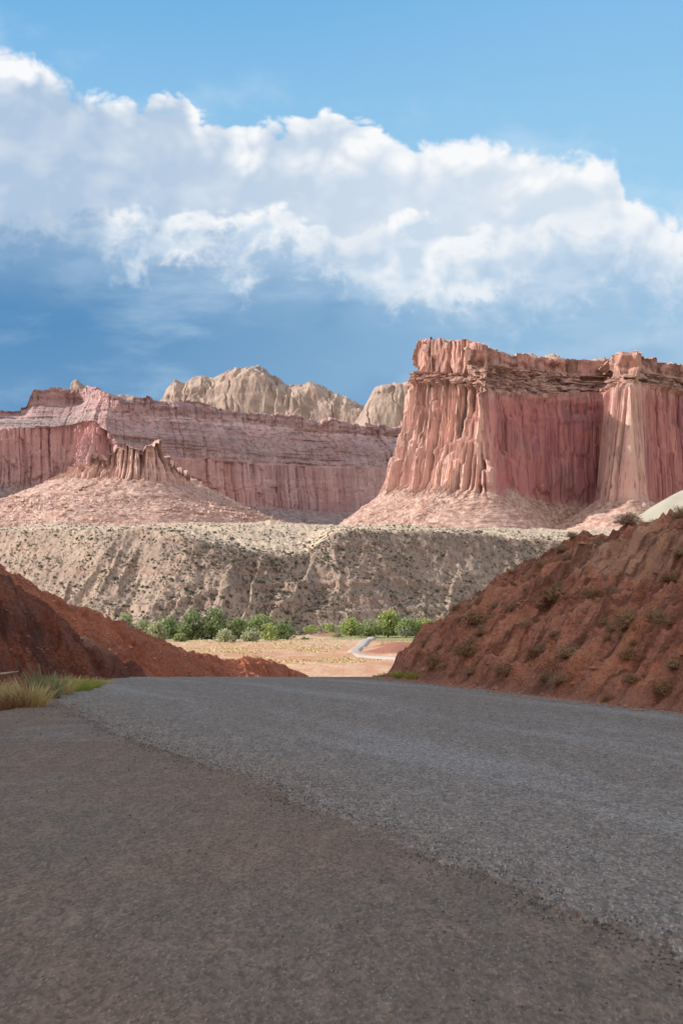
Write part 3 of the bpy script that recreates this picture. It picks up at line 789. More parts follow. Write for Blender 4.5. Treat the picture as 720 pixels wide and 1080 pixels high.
# ---- long far wall on the left.  profile as above, with a stepped band between cap and wall
def fprof(top, capfoot, walltop, wallfoot, toe, capoff=-110, mid=-50, toff=120):
    return [(capoff - 400, top + 6), (capoff - 60, top + 1), (capoff, top), (capoff + 8, top + (capfoot - top) * .5), (mid, capfoot), (0, walltop), (10, wallfoot), (10 + toff, toe), (80 + toff, toe + 25)]
wall = [
    (-140, 2560, fprof(446, 452, 460, 520, 560)),
    (-60, 2600, fprof(440, 446, 454, 515, 556)),
    (-10, 2640, fprof(435, 443, 451, 512, 552, mid=-60)),
    (24, 2670, fprof(430, 441, 450, 510, 552, mid=-60)),
    (30, 2674, fprof(411, 440, 450, 510, 552, mid=-60)),
    (60, 2690, fprof(410, 439, 450, 510, 552, mid=-56)),
    (72, 2690, fprof(408, 436, 448, 511, 552, mid=-50)),
    (82, 2650, fprof(407, 432, 446, 513, 553, capoff=-90, mid=-40)),
    (97, 2610, fprof(411, 430, 444, 515, 554, capoff=-84, mid=-36)),
    (112, 2590, fprof(416, 436, 452, 517, 555, capoff=-80, mid=-36)),
    (124, 2600, fprof(419, 446, 470, 520, 556, capoff=-64, mid=-34)),
    (180, 2670, fprof(421, 450, 482, 525, 556, capoff=-64, mid=-34)),
    (220, 2720, fprof(425, 453, 484, 530, 556, capoff=-70, mid=-34)),
    (240, 2735, fprof(429, 456, 487, 532, 557, capoff=-60, mid=-34)),
    (300, 2800, fprof(436, 462, 489, 536, 558, capoff=-80, mid=-40)),
    (345, 2850, fprof(441, 466, 492, 540, 559, capoff=-80, mid=-40)),
    (400, 2910, fprof(447, 468, 494, 540, 560, capoff=-80, mid=-40)),
    (450, 2960, fprof(448, 470, 496, 540, 560, capoff=-80, mid=-40)),
    (540, 3050, fprof(448, 470, 496, 540, 560, capoff=-80, mid=-40)),
]
def rough_wall(S, T, Z):
    tw = np.clip(6 - T, 0, 1)
    wallm = sstep(4.97, 5.03, T) * sstep(6.2, 5.95, T)
    band = sstep(1.95, 2.05, T) * sstep(5.03, 4.97, T)
    tal = sstep(5.93, 6.08, T)
    amp = interp(S, [(0, .4), (330, .5), (430, .9), (560, .9), (640, .36), (2000, .36)])
    fl = 16 * columns(S, tw, 48, 151) + 9 * columns(S + 7, tw, 20, 152) + 4 * columns(S, tw, 8, 153) + 1 * fbm(S / 6, Z / 10, 0, 4, 154)
    fl = fl * np.clip(.75 + .9 * fbm(S / 130, 0 * T, 0, 2, 156), .2, 1.5) + 46 * fbm(S / 120, T * 0.08, 0, 3, 155) + 6 * blocks(S, Z, 26, 55, 180) + 3 * blocks(S, Z, 10, 20, 181) + 2 * fbm(S / 9, Z / 9, 0, 4, 182)
    dO = wallm * amp * fl
    zz = Z + 5 * fbm(S / 160, T * .2, 0, 3, 161)
    stp = np.floor(zz / 13) ; fr_ = zz / 13 - stp
    rnd = _h(stp, 0 * stp, 0 * stp, 162) * 2 - 1
    lay = fbm(zz / 21, S / 900, 0, 4, 162)
    lay = np.sign(lay) * np.abs(lay) ** .6
    dO += band * (14 * lay * (0.55 + .6 * fbm(S / 70, Z / 60, 0, 2, 168)) + 4 * columns(S, T - 2, 60, 163) + 2 * columns(S + 9, T - 2, 17, 164) + 1.5 * blocks(S, Z, 34, 9, 169) + 5 * fbm(S / 24, Z / 16, 0, 4, 165) + 20 * fbm(S / 95, T * .12, 0, 3, 155))
    dO += tal * (8 * fbm(S / 40, Z / 70, 0, 4, 166, ridged=True) + 3 * fbm(S / 8, Z / 8, 0, 4, 167))
    rim = sstep(0.9, 1.6, T) * sstep(3.2, 2.4, T)
    dZ = rim * (6 * cellrand(S, 44, 171) + 4.0 * cellrand(S, 15, 172) + 2 * fbm(S / 6, T, 0, 3, 173))
    dZ += sstep(4.7, 5, T) * sstep(5.5, 5.05, T) * 4 * cellrand(S, 30, 174) * amp
    dZ += tal * 2.5 * fbm(S / 7, T * 30, 0, 4, 177)
    left = interp(S, [(0, 1), (420, 1), (470, .3), (2000, 0.25)])
    talus = np.clip(tal + left * sstep(3.9, 4.1, T) * sstep(5.02, 4.9, T) + .4 * left * band + sstep(1.95, 1.6, T), 0, 1)
    cap = np.clip(sstep(5.1, 4.9, T), 0, 1)
    return dO, dZ, talus, cap
o = sweep('cliff', wall, [12, 12, 8, 36, 40, 36, 110, 50, 6], 1.35, M['farcliff'], rough_wall, normal_k=260, cap_smooth=0.92)
tag(o, kind='structure')

# ---- castle-like fin of spires in front of the far wall
cast = [
    (60, 2330, 500, 506), (76, 2240, 491, 503), (80, 2215, 488, 502), (92, 2190, 484, 503), (99, 2180, 480, 503), (106, 2170, 474, 503), (112, 2165, 477, 503),
    (121, 2150, 470, 504), (128, 2142, 466, 504), (140, 2135, 465, 505), (145, 2134, 470, 506), (151, 2134, 472, 506),
    (156, 2136, 463, 506), (162, 2140, 461, 507), (169, 2146, 464, 508), (174, 2155, 480, 509), (183, 2180, 489, 511), (193, 2215, 494, 513), (201, 2290, 500, 514), (214, 2390, 508, 515)]
def cprof(top, foot, px):
    return [(-140, top + 30), (-46, foot - (foot - top) * .25), (-16, top + 2), (-2, top), (4, top + 1), (12, foot), (80, foot + 20), (190, foot + 46), (330, foot + 62)]
castle = [(p, 2134 + (D - 2134) * (.55 if p < 150 else .9), cprof(t, f, p)) for p, D, t, f in cast]
def rough_castle(S, T, Z):
    tw = np.clip(5 - T, 0, 1)
    wallm = sstep(3.4, 3.9, T) * sstep(5.15, 4.95, T)
    tal = sstep(4.93, 5.1, T)
    fl = 6 * columns(S, tw, 24, 251, .4) + 6.5 * columns(S + 5, tw, 11, 252, .4) + 3.2 * columns(S, tw, 5.5, 253, .2) + 1.0 * columns(S, tw, 2.8, 257, .2) + 3 * blocks(S, Z, 9, 16, 280) + 0.8 * fbm(S / 4, Z / 6, 0, 4, 254)
    dO = wallm * fl + sstep(3.0, 3.5, T) * sstep(4.0, 3.5, T) * 2 * fbm(S / 5, T * 3, 0, 3, 255)
    dO += tal * (16 * fbm(S / 60, T * .8, 0, 4, 266, ridged=True) * sstep(5, 6, T) + 3.4 * fbm(S / 9, Z / 7, 0, 4, 267))
    spire = sstep(1.4, 2.0, T) * sstep(5.0, 4.0, T)
    dZ = spire * (6 * cellrand(S, 15, 271) + 3 * cellrand(S, 7, 272) - 5 * np.clip(-columns(S, tw, 10, 252), 0, 1) * 2)
    dZ += tal * (3.4 * fbm(S / 8, T * 24, 0, 4, 277))
    # ledgy band near the talus toe
    dZ += tal * sstep(6.2, 6.6, T) * sstep(7.4, 7.0, T) * 7 * fbm(S / 45, T * 7, 0, 4, 278)
    talus = tal + sstep(2.2, 1.4, T)
    return dO, dZ, np.clip(talus, 0, 1), 0.55 * (1 - tal)
o = sweep('butte', castle, [6, 8, 10, 6, 5, 90, 60, 60, 20], 0.8, M['castle'], rough_castle, smooth_plan=3, normal_k=120)
tag(o, kind='structure')

# ---- pale slickrock domes on the skyline
def dome(name, D, sil, depth, seed, base_py, talus_w=0.7, foot=None):
    a = np.array(sil, float)
    px = np.arange(a[0, 0], a[-1, 0], 0.55)
    top = np.interp(px, a[:, 0], a[:, 1])
    t = np.concatenate([np.linspace(-1, 0.25, 110), np.linspace(0.28, 1.0, 20)])
    PX, T = np.meshgrid(px, t, indexing='ij')
    TOP = np.repeat(top[:, None], len(t), 1)
    bpy_ = foot if foot is not None else base_py
    H = (bpy_ - TOP) / F * D
    # front (t=-1) foot, crest at t=0
    f = np.where(T < 0, 1 - np.abs(T) ** 2.0, 1 - T ** 2 * 1.0)
    X = (PX - CX) / F * D; Y = D + T * depth
    Zb = CAMZ + (HY - bpy_) / F * D
    n = fbm(X / 60, Y / 60, 0, 4, seed, gain=.4)
    wv = 1 - np.abs(fbm(X / 26 + .6 * fbm(X / 40, Y / 40, 0, 3, seed + 9), Y / 60, 0, 4, seed + 3))
    Z = Zb + H * f + (15 * (n - .25) + 9 * (wv - .82)) * sstep(0, .35, f) * np.clip(H / 60, 0.15, 1) + 2.2 * fbm(X / 7, Y / 7, 0, 4, seed + 5)
    Z = Z - 9 * sstep(.10, .0, np.abs(fbm(X / 46 + .4 * fbm(X / 30, Y / 30, 0, 2, seed + 12), Y / 80, 0, 3, seed + 11))) * sstep(0.02, .3, f) * np.clip(H / 60, .15, 1)
    tl = sstep(0.45, 0.1, f) * talus_w + 0.15
    o = mesh(name, np.stack([X, Y, Z], -1), grid_faces(*X.shape)[:, ::-1], M['dome'], attrs={'talus': tl})
    tag(o, kind='structure'); return o
dome('cliff', 3280, [(160, 440), (172, 424), (180, 409), (186, 400), (196, 404), (204, 398), (214, 399), (222, 402), (230, 400), (240, 392), (250, 388), (262, 386), (272, 386), (280, 390), (292, 398), (305, 405), (318, 405), (330, 405), (345, 411), (360, 416), (375, 421), (386, 428), (397, 440)], 150, 301, 464)
dome('cliff', 3120, [(374, 446), (382, 436), (388, 423), (395, 412), (402, 406), (408, 405), (416, 403), (424, 404), (432, 399), (440, 402), (460, 410)], 110, 302, 466)
dome('cliff', 2500, [(540, 380), (552, 372), (560, 369), (572, 373), (583, 369), (592, 372), (600, 380), (608, 381), (614, 379), (620, 375), (628, 373), (636, 376), (642, 384), (650, 388)], 60, 303, 410, 1.0)
dome('cliff', 2980, [(60, 430), (70, 414), (75, 403), (80, 401), (86, 404), (96, 409), (108, 413), (122, 416), (128, 413), (136, 412), (142, 413), (150, 424)], 40, 304, 440, 1.0)

# ------------------------------------------------------------------ grey bench hill with scrub
def bench_edge(px):
    return interp(px, [(-300, 566), (-100, 564), (0, 561), (60, 560), (150, 558), (185, 563), (210, 570), (250, 578), (300, 587), (325, 585), (340, 572), (352, 561), (420, 560), (500, 564), (560, 569), (620, 575), (900, 590)])
def bench_foot(px):
    return interp(px, [(-300, 800), (-100, 690), (0, 630), (110, 575), (165, 565), (240, 577), (340, 598), (450, 621), (600, 655), (900, 750)])
BENCH = {}
def build_bench():
    px = np.arange(-260, 900, 0.8)
    D0 = smooth1(bench_foot(px), 30)
    e = smooth1(bench_edge(px), 16)
    run = smooth1(interp(px, [(-300, 105), (150, 95), (200, 66), (300, 56), (345, 74), (450, 80), (600, 88), (900, 110)]), 20)
    D1 = D0 + run
    z0 = -13.0
    z1 = CAMZ + (HY - e) / F * D1
    pyb = interp(px, [(-300, 560), (0, 556.5), (130, 555), (250, 552.5), (360, 553), (470, 556.5), (620, 559), (900, 566)])
    D2 = D1 + 260; D3 = np.full_like(px, 2400)
    z2 = CAMZ + (HY - pyb) / F * D2; z3 = CAMZ + (HY - pyb - 1.0) / F * D3 - 8
    rows = [200, 60, 14]
    tt = np.concatenate([np.linspace(k, k + 1, rows[k], endpoint=False) for k in range(3)] + [[3]])
    Dk = np.stack([D0, D1, D2, D3], 1); Zk = np.stack([np.full_like(px, z0), z1, z2, z3], 1)
    D = np.stack([np.interp(tt, range(4), r) for r in Dk]); Z = np.stack([np.interp(tt, range(4), r) for r in Zk])
    T = np.repeat(tt[None], len(px), 0); PX = np.repeat(px[:, None], len(tt), 1)
    # slope profile: gentler foot, steeper shoulder
    u = np.clip(T, 0, 1)
    H = (z1 - z0)[:, None]
    Z = np.where(T <= 1, z0 + H * (0.72 * u + 0.28 * u ** 2.2), Z)
    Zs = np.apply_along_axis(lambda r: smooth1(r, 16), 1, Z); wz = np.exp(-((T - 1) / .10) ** 2); Z = Z * (1 - wz) + Zs * wz
    X = (PX - CX) / F * D; Y = D
    mid = np.sin(np.pi * np.clip(T, 0, 1)) ** 0.8 * (T <= 1)
    dg = X / 17 + 0.9 * fbm(X / 30, Y / 50, 0, 3, 402) - (T * 1.1)
    gully = fbm(dg, T * 0.5, 0, 3, 401, gain=.45, ridged=True)
    gully2 = fbm(X / 6.0 - T * 2.5, T * 2.5, 0, 3, 403, ridged=True)
    Z = Z + mid * (5.2 * gully + 1.0 * gully2) * interp(px, [(0, 1), (300, 1), (380, .7), (900, .7)])[:, None]
    Z = Z + 0.95 * fbm(X / 2.6, Y / 3.2, 0, 3, 404) + 0.5 * fbm(X / 6, Y / 7, 0, 3, 414, ridged=True) + 1.6 * fbm(X / 22, Y / 26, 0, 3, 405) * sstep(0, .3, T) + 2.6 * fbm(X / 48, Y / 70, 0, 4, 406) * sstep(1.0, 1.4, T) * sstep(3, 2.2, T)
    # ledge lines: small steps crossing the slope
    pyv = HY - (Z - CAMZ) * F / D
    for pts, hgt in (([(0, 660), (150, 643), (185, 640), (215, 630), (245, 621), (300, 618), (340, 619), (380, 617), (405, 615), (470, 620), (560, 622)], 1.3),
                     ([(0, 700), (220, 668), (236, 645), (300, 650), (400, 648), (480, 640), (600, 640)], 1.0)):
        lp = interp(px, pts)[:, None] + 1.5 * vn(PX / 14, 0 * PX, 0, 410)
        Z = Z + hgt * (sstep(0.6, -0.6, pyv - lp) - sstep(-0.6, -9, pyv - lp)) * (T < 0.98)
    top = sstep(0.97, 1.06, T + 0.03 * fbm(X / 8, Y / 8, 0, 3, 411))
    dark = sstep(0.22, 0.75, T + 0.22 * fbm(X / 16, T * 3, 0, 4, 412)) * sstep(1.04, 0.97, T) * interp(px, [(0, 0), (140, 0.0), (190, .75), (260, 1), (560, 1), (640, .4)])[:, None]  # where the slope's shade is painted darker
    V = np.stack([X, Y, Z], -1)
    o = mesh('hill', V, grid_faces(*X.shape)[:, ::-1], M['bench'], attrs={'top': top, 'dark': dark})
    tag(o, kind='structure')
    BENCH.update(V=V, T=T, px=px, tt=tt, PX=PX)
build_bench()

# ------------------------------------------------------------------ red mounds
def mound_sweep(name, crest, front_slope, front_run, back_run, step_m, rows, rough, mat, dirx=None, pale=None, rnd=0.25):
    """crest: (px,py,D) points; front face falls towards the road, back face falls away"""
    a = np.array([at(*c) for c in crest])
    d = np.concatenate([[0], np.cumsum(np.linalg.norm(np.diff(a, axis=0), axis=1))])
    s = np.arange(0, d[-1], step_m)
    k = max(2, int(0.6 / step_m))
    x, y, z = (smooth1(np.interp(s, d, a[:, i]), k) for i in range(3))
    nx, ny = dirx / np.linalg.norm(dirx)
    t = np.concatenate([np.linspace(-1, 0, rows[0], endpoint=False), np.linspace(0, 1, rows[1])])
    T = np.repeat(t[None], len(s), 0); S = np.repeat(s[:, None], len(t), 1)
    back = np.clip(-T, 0, 1); fr = np.clip(T, 0, 1)
    O = -back * back_run + fr * front_run
    r = rnd * front_run
    fall = (np.sqrt(O ** 2 + r * r) - r)
    Z = z[:, None] - fall * front_slope
    X = x[:, None] + nx * O; Y = y[:, None] + ny * O
    dO, dZ = rough(S, T, X, Y, Z)
    X = X + nx * dO; Y = Y + ny * dO; Z = Z + dZ
    pl = np.zeros_like(X) if pale is None else pale(S, T, X, Y, Z)
    f = grid_faces(*X.shape)[:, ::-1]
    o = mesh(name, np.stack([X, Y, Z], -1), f, mat, attrs={'pale': pl})
    tag(o, kind='structure')
    return o, np.stack([X, Y, Z], -1), T, S

# right bank: cut slope along the road's right edge, built from its foot upwards
RB = {}
def build_right_bank():
    # foot line just outside the road edge
    re = np.array(R_EDGE)
    yf = np.concatenate([np.arange(5, 13, 0.06), np.arange(13, 33, 0.03), np.arange(33, 62, 0.12)])
    xf = np.interp(yf, re[:, 1], re[:, 0]) + 0.10 + sstep(29, 40, yf) * 1.2
    xf = smooth1(xf, 20)
    s = np.concatenate([[0], np.cumsum(np.hypot(np.diff(xf), np.diff(yf)))])
    t = np.concatenate([np.linspace(0, 1, 190, endpoint=False) * 5.2, np.linspace(5.2, 14, 70)])      # metres up-slope, horizontal
    nx, ny = 0.95, 0.31
    S = np.repeat(s[:, None], len(t), 1); T = np.repeat(t[None], len(s), 0); YF = np.repeat(yf[:, None], len(t), 1)
    # profile height above the foot
    hp = np.array([(0, 0), (0.25, .08), (1, .74), (2, 1.52), (2.8, 2.10), (3.4, 2.42), (4.2, 2.62), (5.2, 2.78), (7.2, 3.22), (9, 3.75), (11, 4.2), (14, 4.2)])
    H = np.interp(t, hp[:, 0], hp[:, 1]); H = smooth1(np.interp(np.linspace(0, 14, 1400), hp[:, 0], hp[:, 1]), 25)[np.clip((t / 14 * 1399).astype(int), 0, 1399)]
    H = np.repeat(H[None], len(s), 0)
    # the nose of the bank fades out beyond the crest of the road
    nose = interp(yf, [(5, .55), (9, .9), (13, 1.05), (17, 1.04), (22, 1.0), (25.5, 1.0), (30, .93), (40, .85), (62, .6)])[:, None]
    H = H * (nose + 0.05 * fbm(S / 5, T / 5, 0, 3, 500))
    face = sstep(0.05, 0.5, T) * sstep(9, 3.5, T)
    # rills run straight down the face, slightly slanted
    q = S / 0.55 + 0.8 * fbm(S / 1.6, T / 2.2, 0, 3, 501) - T * 0.55
    rill = fbm(q, T * 0.35, 0, 4, 502, ridged=True)
    lump = fbm(S / 0.9 - T * .5, T / 1.3, 0, 5, 503)
    clod = fbm(S / 0.16 - T * 1.4, T / 0.28, 0, 4, 504)
    lip = fbm(S / 2.6 + 3, T / 0.75, 0, 3, 505, ridged=True)
    med = fbm(S / 0.42 - T * 1.1, T / 0.55, 0, 4, 511)
    grit = fbm(S / 0.07, T / 0.10, 0, 3, 513)
    cl2 = np.abs(fbm(S / 0.24 - T * 1.2, T / 0.40, 0, 3, 514))
    H = H + face * (0.17 * rill + 0.18 * lump + 0.12 * med + 0.10 * clod + 0.045 * grit + 0.16 * cl2 + 0.20 * (lip - .2) - 0.14 * sstep(.35, .8, fbm(S / .75 - T * .9, T / .8, 0, 3, 512))) + 0.02 * clod + 0.05 * lump * sstep(3, 5, T)
    # a bulge with an undercut shelf crossing the upper face
    sh = T - (2.35 + 0.35 * fbm(S / 3, 0 * S, 0, 3, 506))
    H = H + 0.24 * np.exp(-((sh - .35) / .45) ** 2) * interp(yf, [(5, 1), (19, 1), (23, .3), (26, 0), (62, 0)])[:, None]
    X = xf[:, None] + nx * T; Y = YF + ny * T
    Z = gz(YF) - 0.06 + H
    # a tongue of paler dry silt lies across the upper shelf
    PXb = CX + F * X / np.maximum(Y, 1); PYb = HY - F * (Z - CAMZ) / np.maximum(Y, 1)
    e = (PXb - 655) ** 2 + (PYb - 580) ** 2 + (Y < 8) * 1e9 + Y * 2
    i0, j0 = np.unravel_index(np.argmin(e), e.shape)
    pale = .8 * sstep(.35, .95, 1.15 * np.exp(-((S - S[i0, j0]) / 2.6) ** 2 - ((T - T[i0, j0]) / .55) ** 2) + .35 * fbm(S / .9, T / .35, 0, 4, 507))
    V = np.stack([X, Y, Z], -1)
    o = mesh('hill', V, grid_faces(*X.shape)[:, ::-1], M['mound_r'], attrs={'pale': pale})
    tag(o, kind='structure')
    RB.update(V=V, t=t, yf=yf)
build_right_bank()
def bank_point(yf, t):
    i = int(np.argmin(np.abs(RB['yf'] - yf))); j = int(np.argmin(np.abs(RB['t'] - t)))
    return RB['V'][i, j]

def rough_l(seed, amp=1.0):
    def f(S, T, X, Y, Z):
        q = S / 0.5 + 0.7 * fbm(S / 1.5, T * 2, 0, 3, seed)
        rill = fbm(q, T * 1.2, 0, 4, seed + 1, ridged=True)
        lump = fbm(X / 1.1, Y / 1.1, Z / 1.1, 5, seed + 2)
        big = fbm(X / 4, Y / 4, 0, 3, seed + 4)
        return 0 * S, amp * (0.15 * rill * sstep(0, .25, np.abs(T)) + 0.15 * lump + 0.12 * big + 0.07 * fbm(X / .25, Y / .25, Z / .25, 3, seed + 6) + 0.10 * np.abs(fbm(X / .55, Y / .55, Z / .55, 3, seed + 8)))
    return f
# near left bank (in shade) and the longer bank behind it
def lit_crest(S, T, X, Y, Z):
    return sstep(.22, .02, np.abs(T - .03)) * sstep(.1, .5, fbm(S / 1.2, T * 3, 0, 3, 521) + .25)  # lit edge along the crest, painted into the colour
LB = []
LB.append(mound_sweep('hill', [(-420, 470, 20), (-150, 556, 23.5), (-50, 594, 25), (0, 617, 26), (40, 640, 27), (75, 662, 28), (110, 687, 29), (150, 713, 30), (172, 727, 30.6), (200, 745, 31.5)],
            0.74, 6.5, 7.0, 0.035, (70, 170), rough_l(510, 1.9), M['mound_near'], np.array([0.55, -0.83]), lit_crest, 0.10)[1])
LB.append(mound_sweep('hill', [(-420, 470, 34), (-150, 545, 37), (0, 604, 39), (35, 618, 40), (70, 634, 41), (105, 651, 42), (130, 663, 43), (165, 679, 45), (200, 692, 47), (235, 703, 50), (262, 712, 53), (300, 724, 56)],
            0.62, 9.0, 10, 0.05, (70, 170), rough_l(530, 1.8), M['mound_l'], np.array([0.72, -0.69]), None, 0.10)[1])
# small sunlit knolls past the crest
mound_sweep('hill', [(150, 706, 62), (205, 693, 64), (225, 694, 65), (240, 698, 66), (262, 696, 67), (278, 696, 68), (292, 702, 69), (312, 710, 70), (335, 722, 71)],
            0.7, 5, 6, 0.06, (50, 90), rough_l(540, 1.7), M['mound_l'], np.array([0.25, -0.97]), None, 0.15)
# pale cream hill showing past the right bank
mound_sweep('hill', [(640, 575, 150), (670, 549, 150), (690, 537, 152), (705, 527, 154), (722, 518, 156), (760, 500, 158), (840, 480, 160), (950, 500, 165)],
            0.6, 40, 40, 0.4, (40, 60), lambda S, T, X, Y, Z: (0 * S, 0.5 * fbm(X / 8, Y / 8, 0, 4, 551)), M['pale'], np.array([-0.3, -0.95]), None, 0.3)

# unseen bluff, added left of the road to shade it and the right bank
def build_shade_bluff():
    y = np.arange(-90, 64, 1.0); t = np.linspace(0, 1, 60)
    top = interp(y, [(-90, 12), (-40, 18), (-8, 34), (20, 38), (44, 38), (50, 32), (56, 16), (63, 2)])
    foot = np.interp(y, [-90, 0, 30, 63], [-22, -20, -26, -38])
    Y, T = np.meshgrid(y, t, indexing='ij')
    prof_x = np.array([(0, 0, 0), (.25, 10, .22), (.45, 14, .62), (.6, 18, .95), (.7, 24, 1.0), (1, 120, 0.6)])
    X = foot[:, None] - np.interp(T, prof_x[:, 0], prof_x[:, 1])
    Z = -1 + (top[:, None] + 1) * np.interp(T, prof_x[:, 0], prof_x[:, 2])
    X = X + 2.0 * fbm(Y / 7, T * 3, 0, 4, 560, ridged=True); Z = Z + 1.2 * fbm(Y / 5, T * 6, 0, 4, 561)
    o = mesh('hill', np.stack([X, Y, Z], -1), grid_faces(*X.shape), M['mound_l'], attrs={'pale': np.zeros_like(X)})  # this hill object is the added shade caster
    tag(o, kind='structure')
build_shade_bluff()

# ------------------------------------------------------------------ plants
def quads(P, U, W, tint):
    """quads centred at P with half axes U and W"""
    n = len(P)
    V = np.stack([P - U - W, P + U - W, P + U + W, P - U + W], 1).reshape(-1, 3)
    f = np.arange(4 * n).reshape(n, 4)
    return V, f, np.repeat(tint, 4)

def unit(n):
    v = RNG.normal(size=(n, 3)); return v / np.linalg.norm(v, axis=1, keepdims=True)

def tube(pts, radii, seg=6):
    pts = np.array(pts, float); n = len(pts); V = []
    for i in range(n):
        d = pts[min(i + 1, n - 1)] - pts[max(i - 1, 0)]; d /= np.linalg.norm(d) + 1e-9
        a = np.cross(d, [0.3, 0.9, 0.2]); a /= np.linalg.norm(a); b = np.cross(d, a)
        for k in range(seg):
            w = 2 * math.pi * k / seg
            V.append(pts[i] + radii[i] * (math.cos(w) * a + math.sin(w) * b))
    Fc = [(i * seg + k, i * seg + (k + 1) % seg, (i + 1) * seg + (k + 1) % seg, (i + 1) * seg + k) for i in range(n - 1) for k in range(seg)]
    return np.array(V), np.array(Fc)

def join(parts):
    V, Fc, T, o = [], [], [], 0
    for p in parts:
        V.append(p[0]); Fc.append(p[1] + o); o += len(p[0])
        T.append(p[2] if len(p) > 2 else np.zeros(len(p[0])))
    return np.concatenate(V), np.concatenate(Fc), np.concatenate(T)

def make_tree(px, top, base, width, D, mat, label, group, bushy=False, n=2600):
    x, y, zt = at(px, top, D); _, _, zb = at(px, base, D)
    zb = min(zb, valley_z(x, y) + 0.5) if not bushy else zb
    h = zt - zb; w = width / F * D
    root = empty('bush' if bushy else 'tree', (x, y, zb))
    # lobes
    nl = 12 if not bushy else 9
    lob = []
    for i in range(nl):
        a = RNG.uniform(0, 2 * math.pi); r = RNG.uniform(.1, .62) * w / 2
        zc = h * (RNG.uniform(.20, .80) if not bushy else RNG.uniform(.22, .74))
        k = 1 - 0.55 * max(0, (zc / h - .5) * 2)
        lob.append((math.cos(a) * r * k, math.sin(a) * r * k, zc, RNG.uniform(.22, .36) * min(w, h * 1.2)))
    lob.append((0, 0, h * .78, .22 * h)); lob.append((-w * .15, 0, h * .2, .24 * w)); lob.append((w * .15, 0, h * .2, .24 * w)); lob.append((-w * .28, 0, h * .42, .2 * w)); lob.append((w * .28, 0, h * .42, .2 * w))
    per = n // len(lob); PP, TT = [], []
    for (lx, ly, lz, r) in lob:
        u = unit(per); rr = r * RNG.uniform(.45, 1.0, (per, 1)) ** .5 * (1 + .22 * RNG.normal(size=(per, 1)) * .6)
        p = u * rr * np.array([1, 1, .85]) + np.array([lx, ly, lz])
        p[:, 2] = np.clip(p[:, 2], 0.04 * h, None)
        PP.append(p); TT.append(np.clip(RNG.normal(.42, .25, per) + .25 * u[:, 2], 0, 1))
    P = np.concatenate(PP); tt = np.concatenate(TT)
    P[:, 2] *= h / max(P[:, 2].max(), .1)
    gap = fbm(P[:, 0] / (w * .16), P[:, 1] / (w * .16), P[:, 2] / (h * .16), 2, int(px) + 3)
    keep = gap > -.17; P = P[keep]; tt = tt[keep]
    sz = RNG.uniform(.14, .42, (len(P), 1)) * (h / 10) ** .5
    U = unit(len(P)); W = np.cross(U, unit(len(P))); W /= np.linalg.norm(W, axis=1, keepdims=True)
    V, f, t = quads(P, U * sz, W * sz * .8, tt)
    crown = mesh('crown', V, f, mat, root, smooth=False, attrs={'tint': t})
    parts = [tube([(0, 0, -1), (0.1 * h * .1, 0, h * .2), (RNG.uniform(-.06, .06) * w, 0, h * .45), (0, 0, h * .72)], [h * .035, h * .028, h * .02, h * .008])]
    for i in range(5):
        l = lob[i]
        parts.append(tube([(0, 0, h * RNG.uniform(.12, .3)), (l[0] * .5, l[1] * .5, l[2] * .75), (l[0], l[1], l[2])], [h * .016, h * .011, h * .004]))
    V, f, t = join(parts)
    mesh('stem' if bushy else 'trunk', V, f, M['bark'], root, attrs={'tint': t * 0})
    tag(root, label, 'bush' if bushy else 'tree', group)
    return root

G = 'trees along the foot of the grey hill'
trees = [
    (133, 646, 678, 20, 515, 'leaf_pale', 'pale green rounded tree half hidden behind the left red bank, leftmost tree in the valley', False),
    (152, 652, 678, 17, 512, 'leaf_pale', 'small pale green tree just right of the leftmost valley tree', False),
    (178, 648, 677, 26, 530, 'leaf_dark', 'dark green tree standing behind the small pale willow on the left', False),
    (166, 655, 679, 22, 498, 'leaf_pale', 'pale grey green willow in front of the dark tree left of the big cottonwood', False),
    (201, 642, 677, 28, 520, 'leaf_dark', 'left half of the big dark cottonwood pair at the foot of the hill', False),
    (225, 640, 677, 32, 522, 'leaf_dark', 'tallest dark green cottonwood with a broad flat crown at the foot of the hill', False),
    (252, 650, 676, 30, 525, 'leaf_mid', 'mid green spreading tree right of the big dark cottonwood', False),
    (276, 646, 675, 34, 530, 'leaf_mid', 'broad light green tree at the top of the middle clump', False),
    (296, 652, 676, 32, 512, 'leaf_dark', 'rounded dark green tree at the right end of the middle clump', False),
    (238, 663, 681, 26, 470, 'leaf_pale', 'low pale willow bush in front of the middle clump, on its left', True),
    (264, 661, 680, 22, 476, 'leaf_pale', 'low pale willow bush in front of the middle clump, on its right', True),
    (283, 657, 678, 20, 490, 'leaf_bright', 'bright green bush against the dark tree of the middle clump', True),
    (190, 668, 679, 16, 488, 'leaf_mid', 'small green bush under the left side of the big cottonwood', True),
    (370, 649, 668, 26, 560, 'leaf_bright', 'small yellow green tree left of the right hand row', False),
    (389, 653, 668, 32, 556, 'leaf_mid', 'low wide green tree beside the far road', False),
    (409, 641, 668, 30, 560, 'leaf_bright', 'tallest bright green tree of the right hand row', False),
    (428, 650, 669, 26, 552, 'leaf_mid', 'darker rounded tree right of the tall bright one', False),
    (446, 650, 669, 28, 556, 'leaf_bright', 'bright green tree next to the right red bank', False),
    (464, 651, 669, 26, 560, 'leaf_mid', 'green tree half hidden by the right red bank', False),
    (328, 659, 667, 20, 560, 'leaf_bright', 'low bright green thicket between the middle clump and the right row', True),
    (348, 657, 667, 22, 565, 'leaf_bright', 'low bright green thicket left of the right hand tree row', True),
    (322, 671, 676, 12, 505, 'leaf_mid', 'little low bush right of the middle clump on pale grass', True),
    (356, 668, 672, 14, 500, 'leaf_mid', 'low green bush on the pale grass near the far road', True),
]
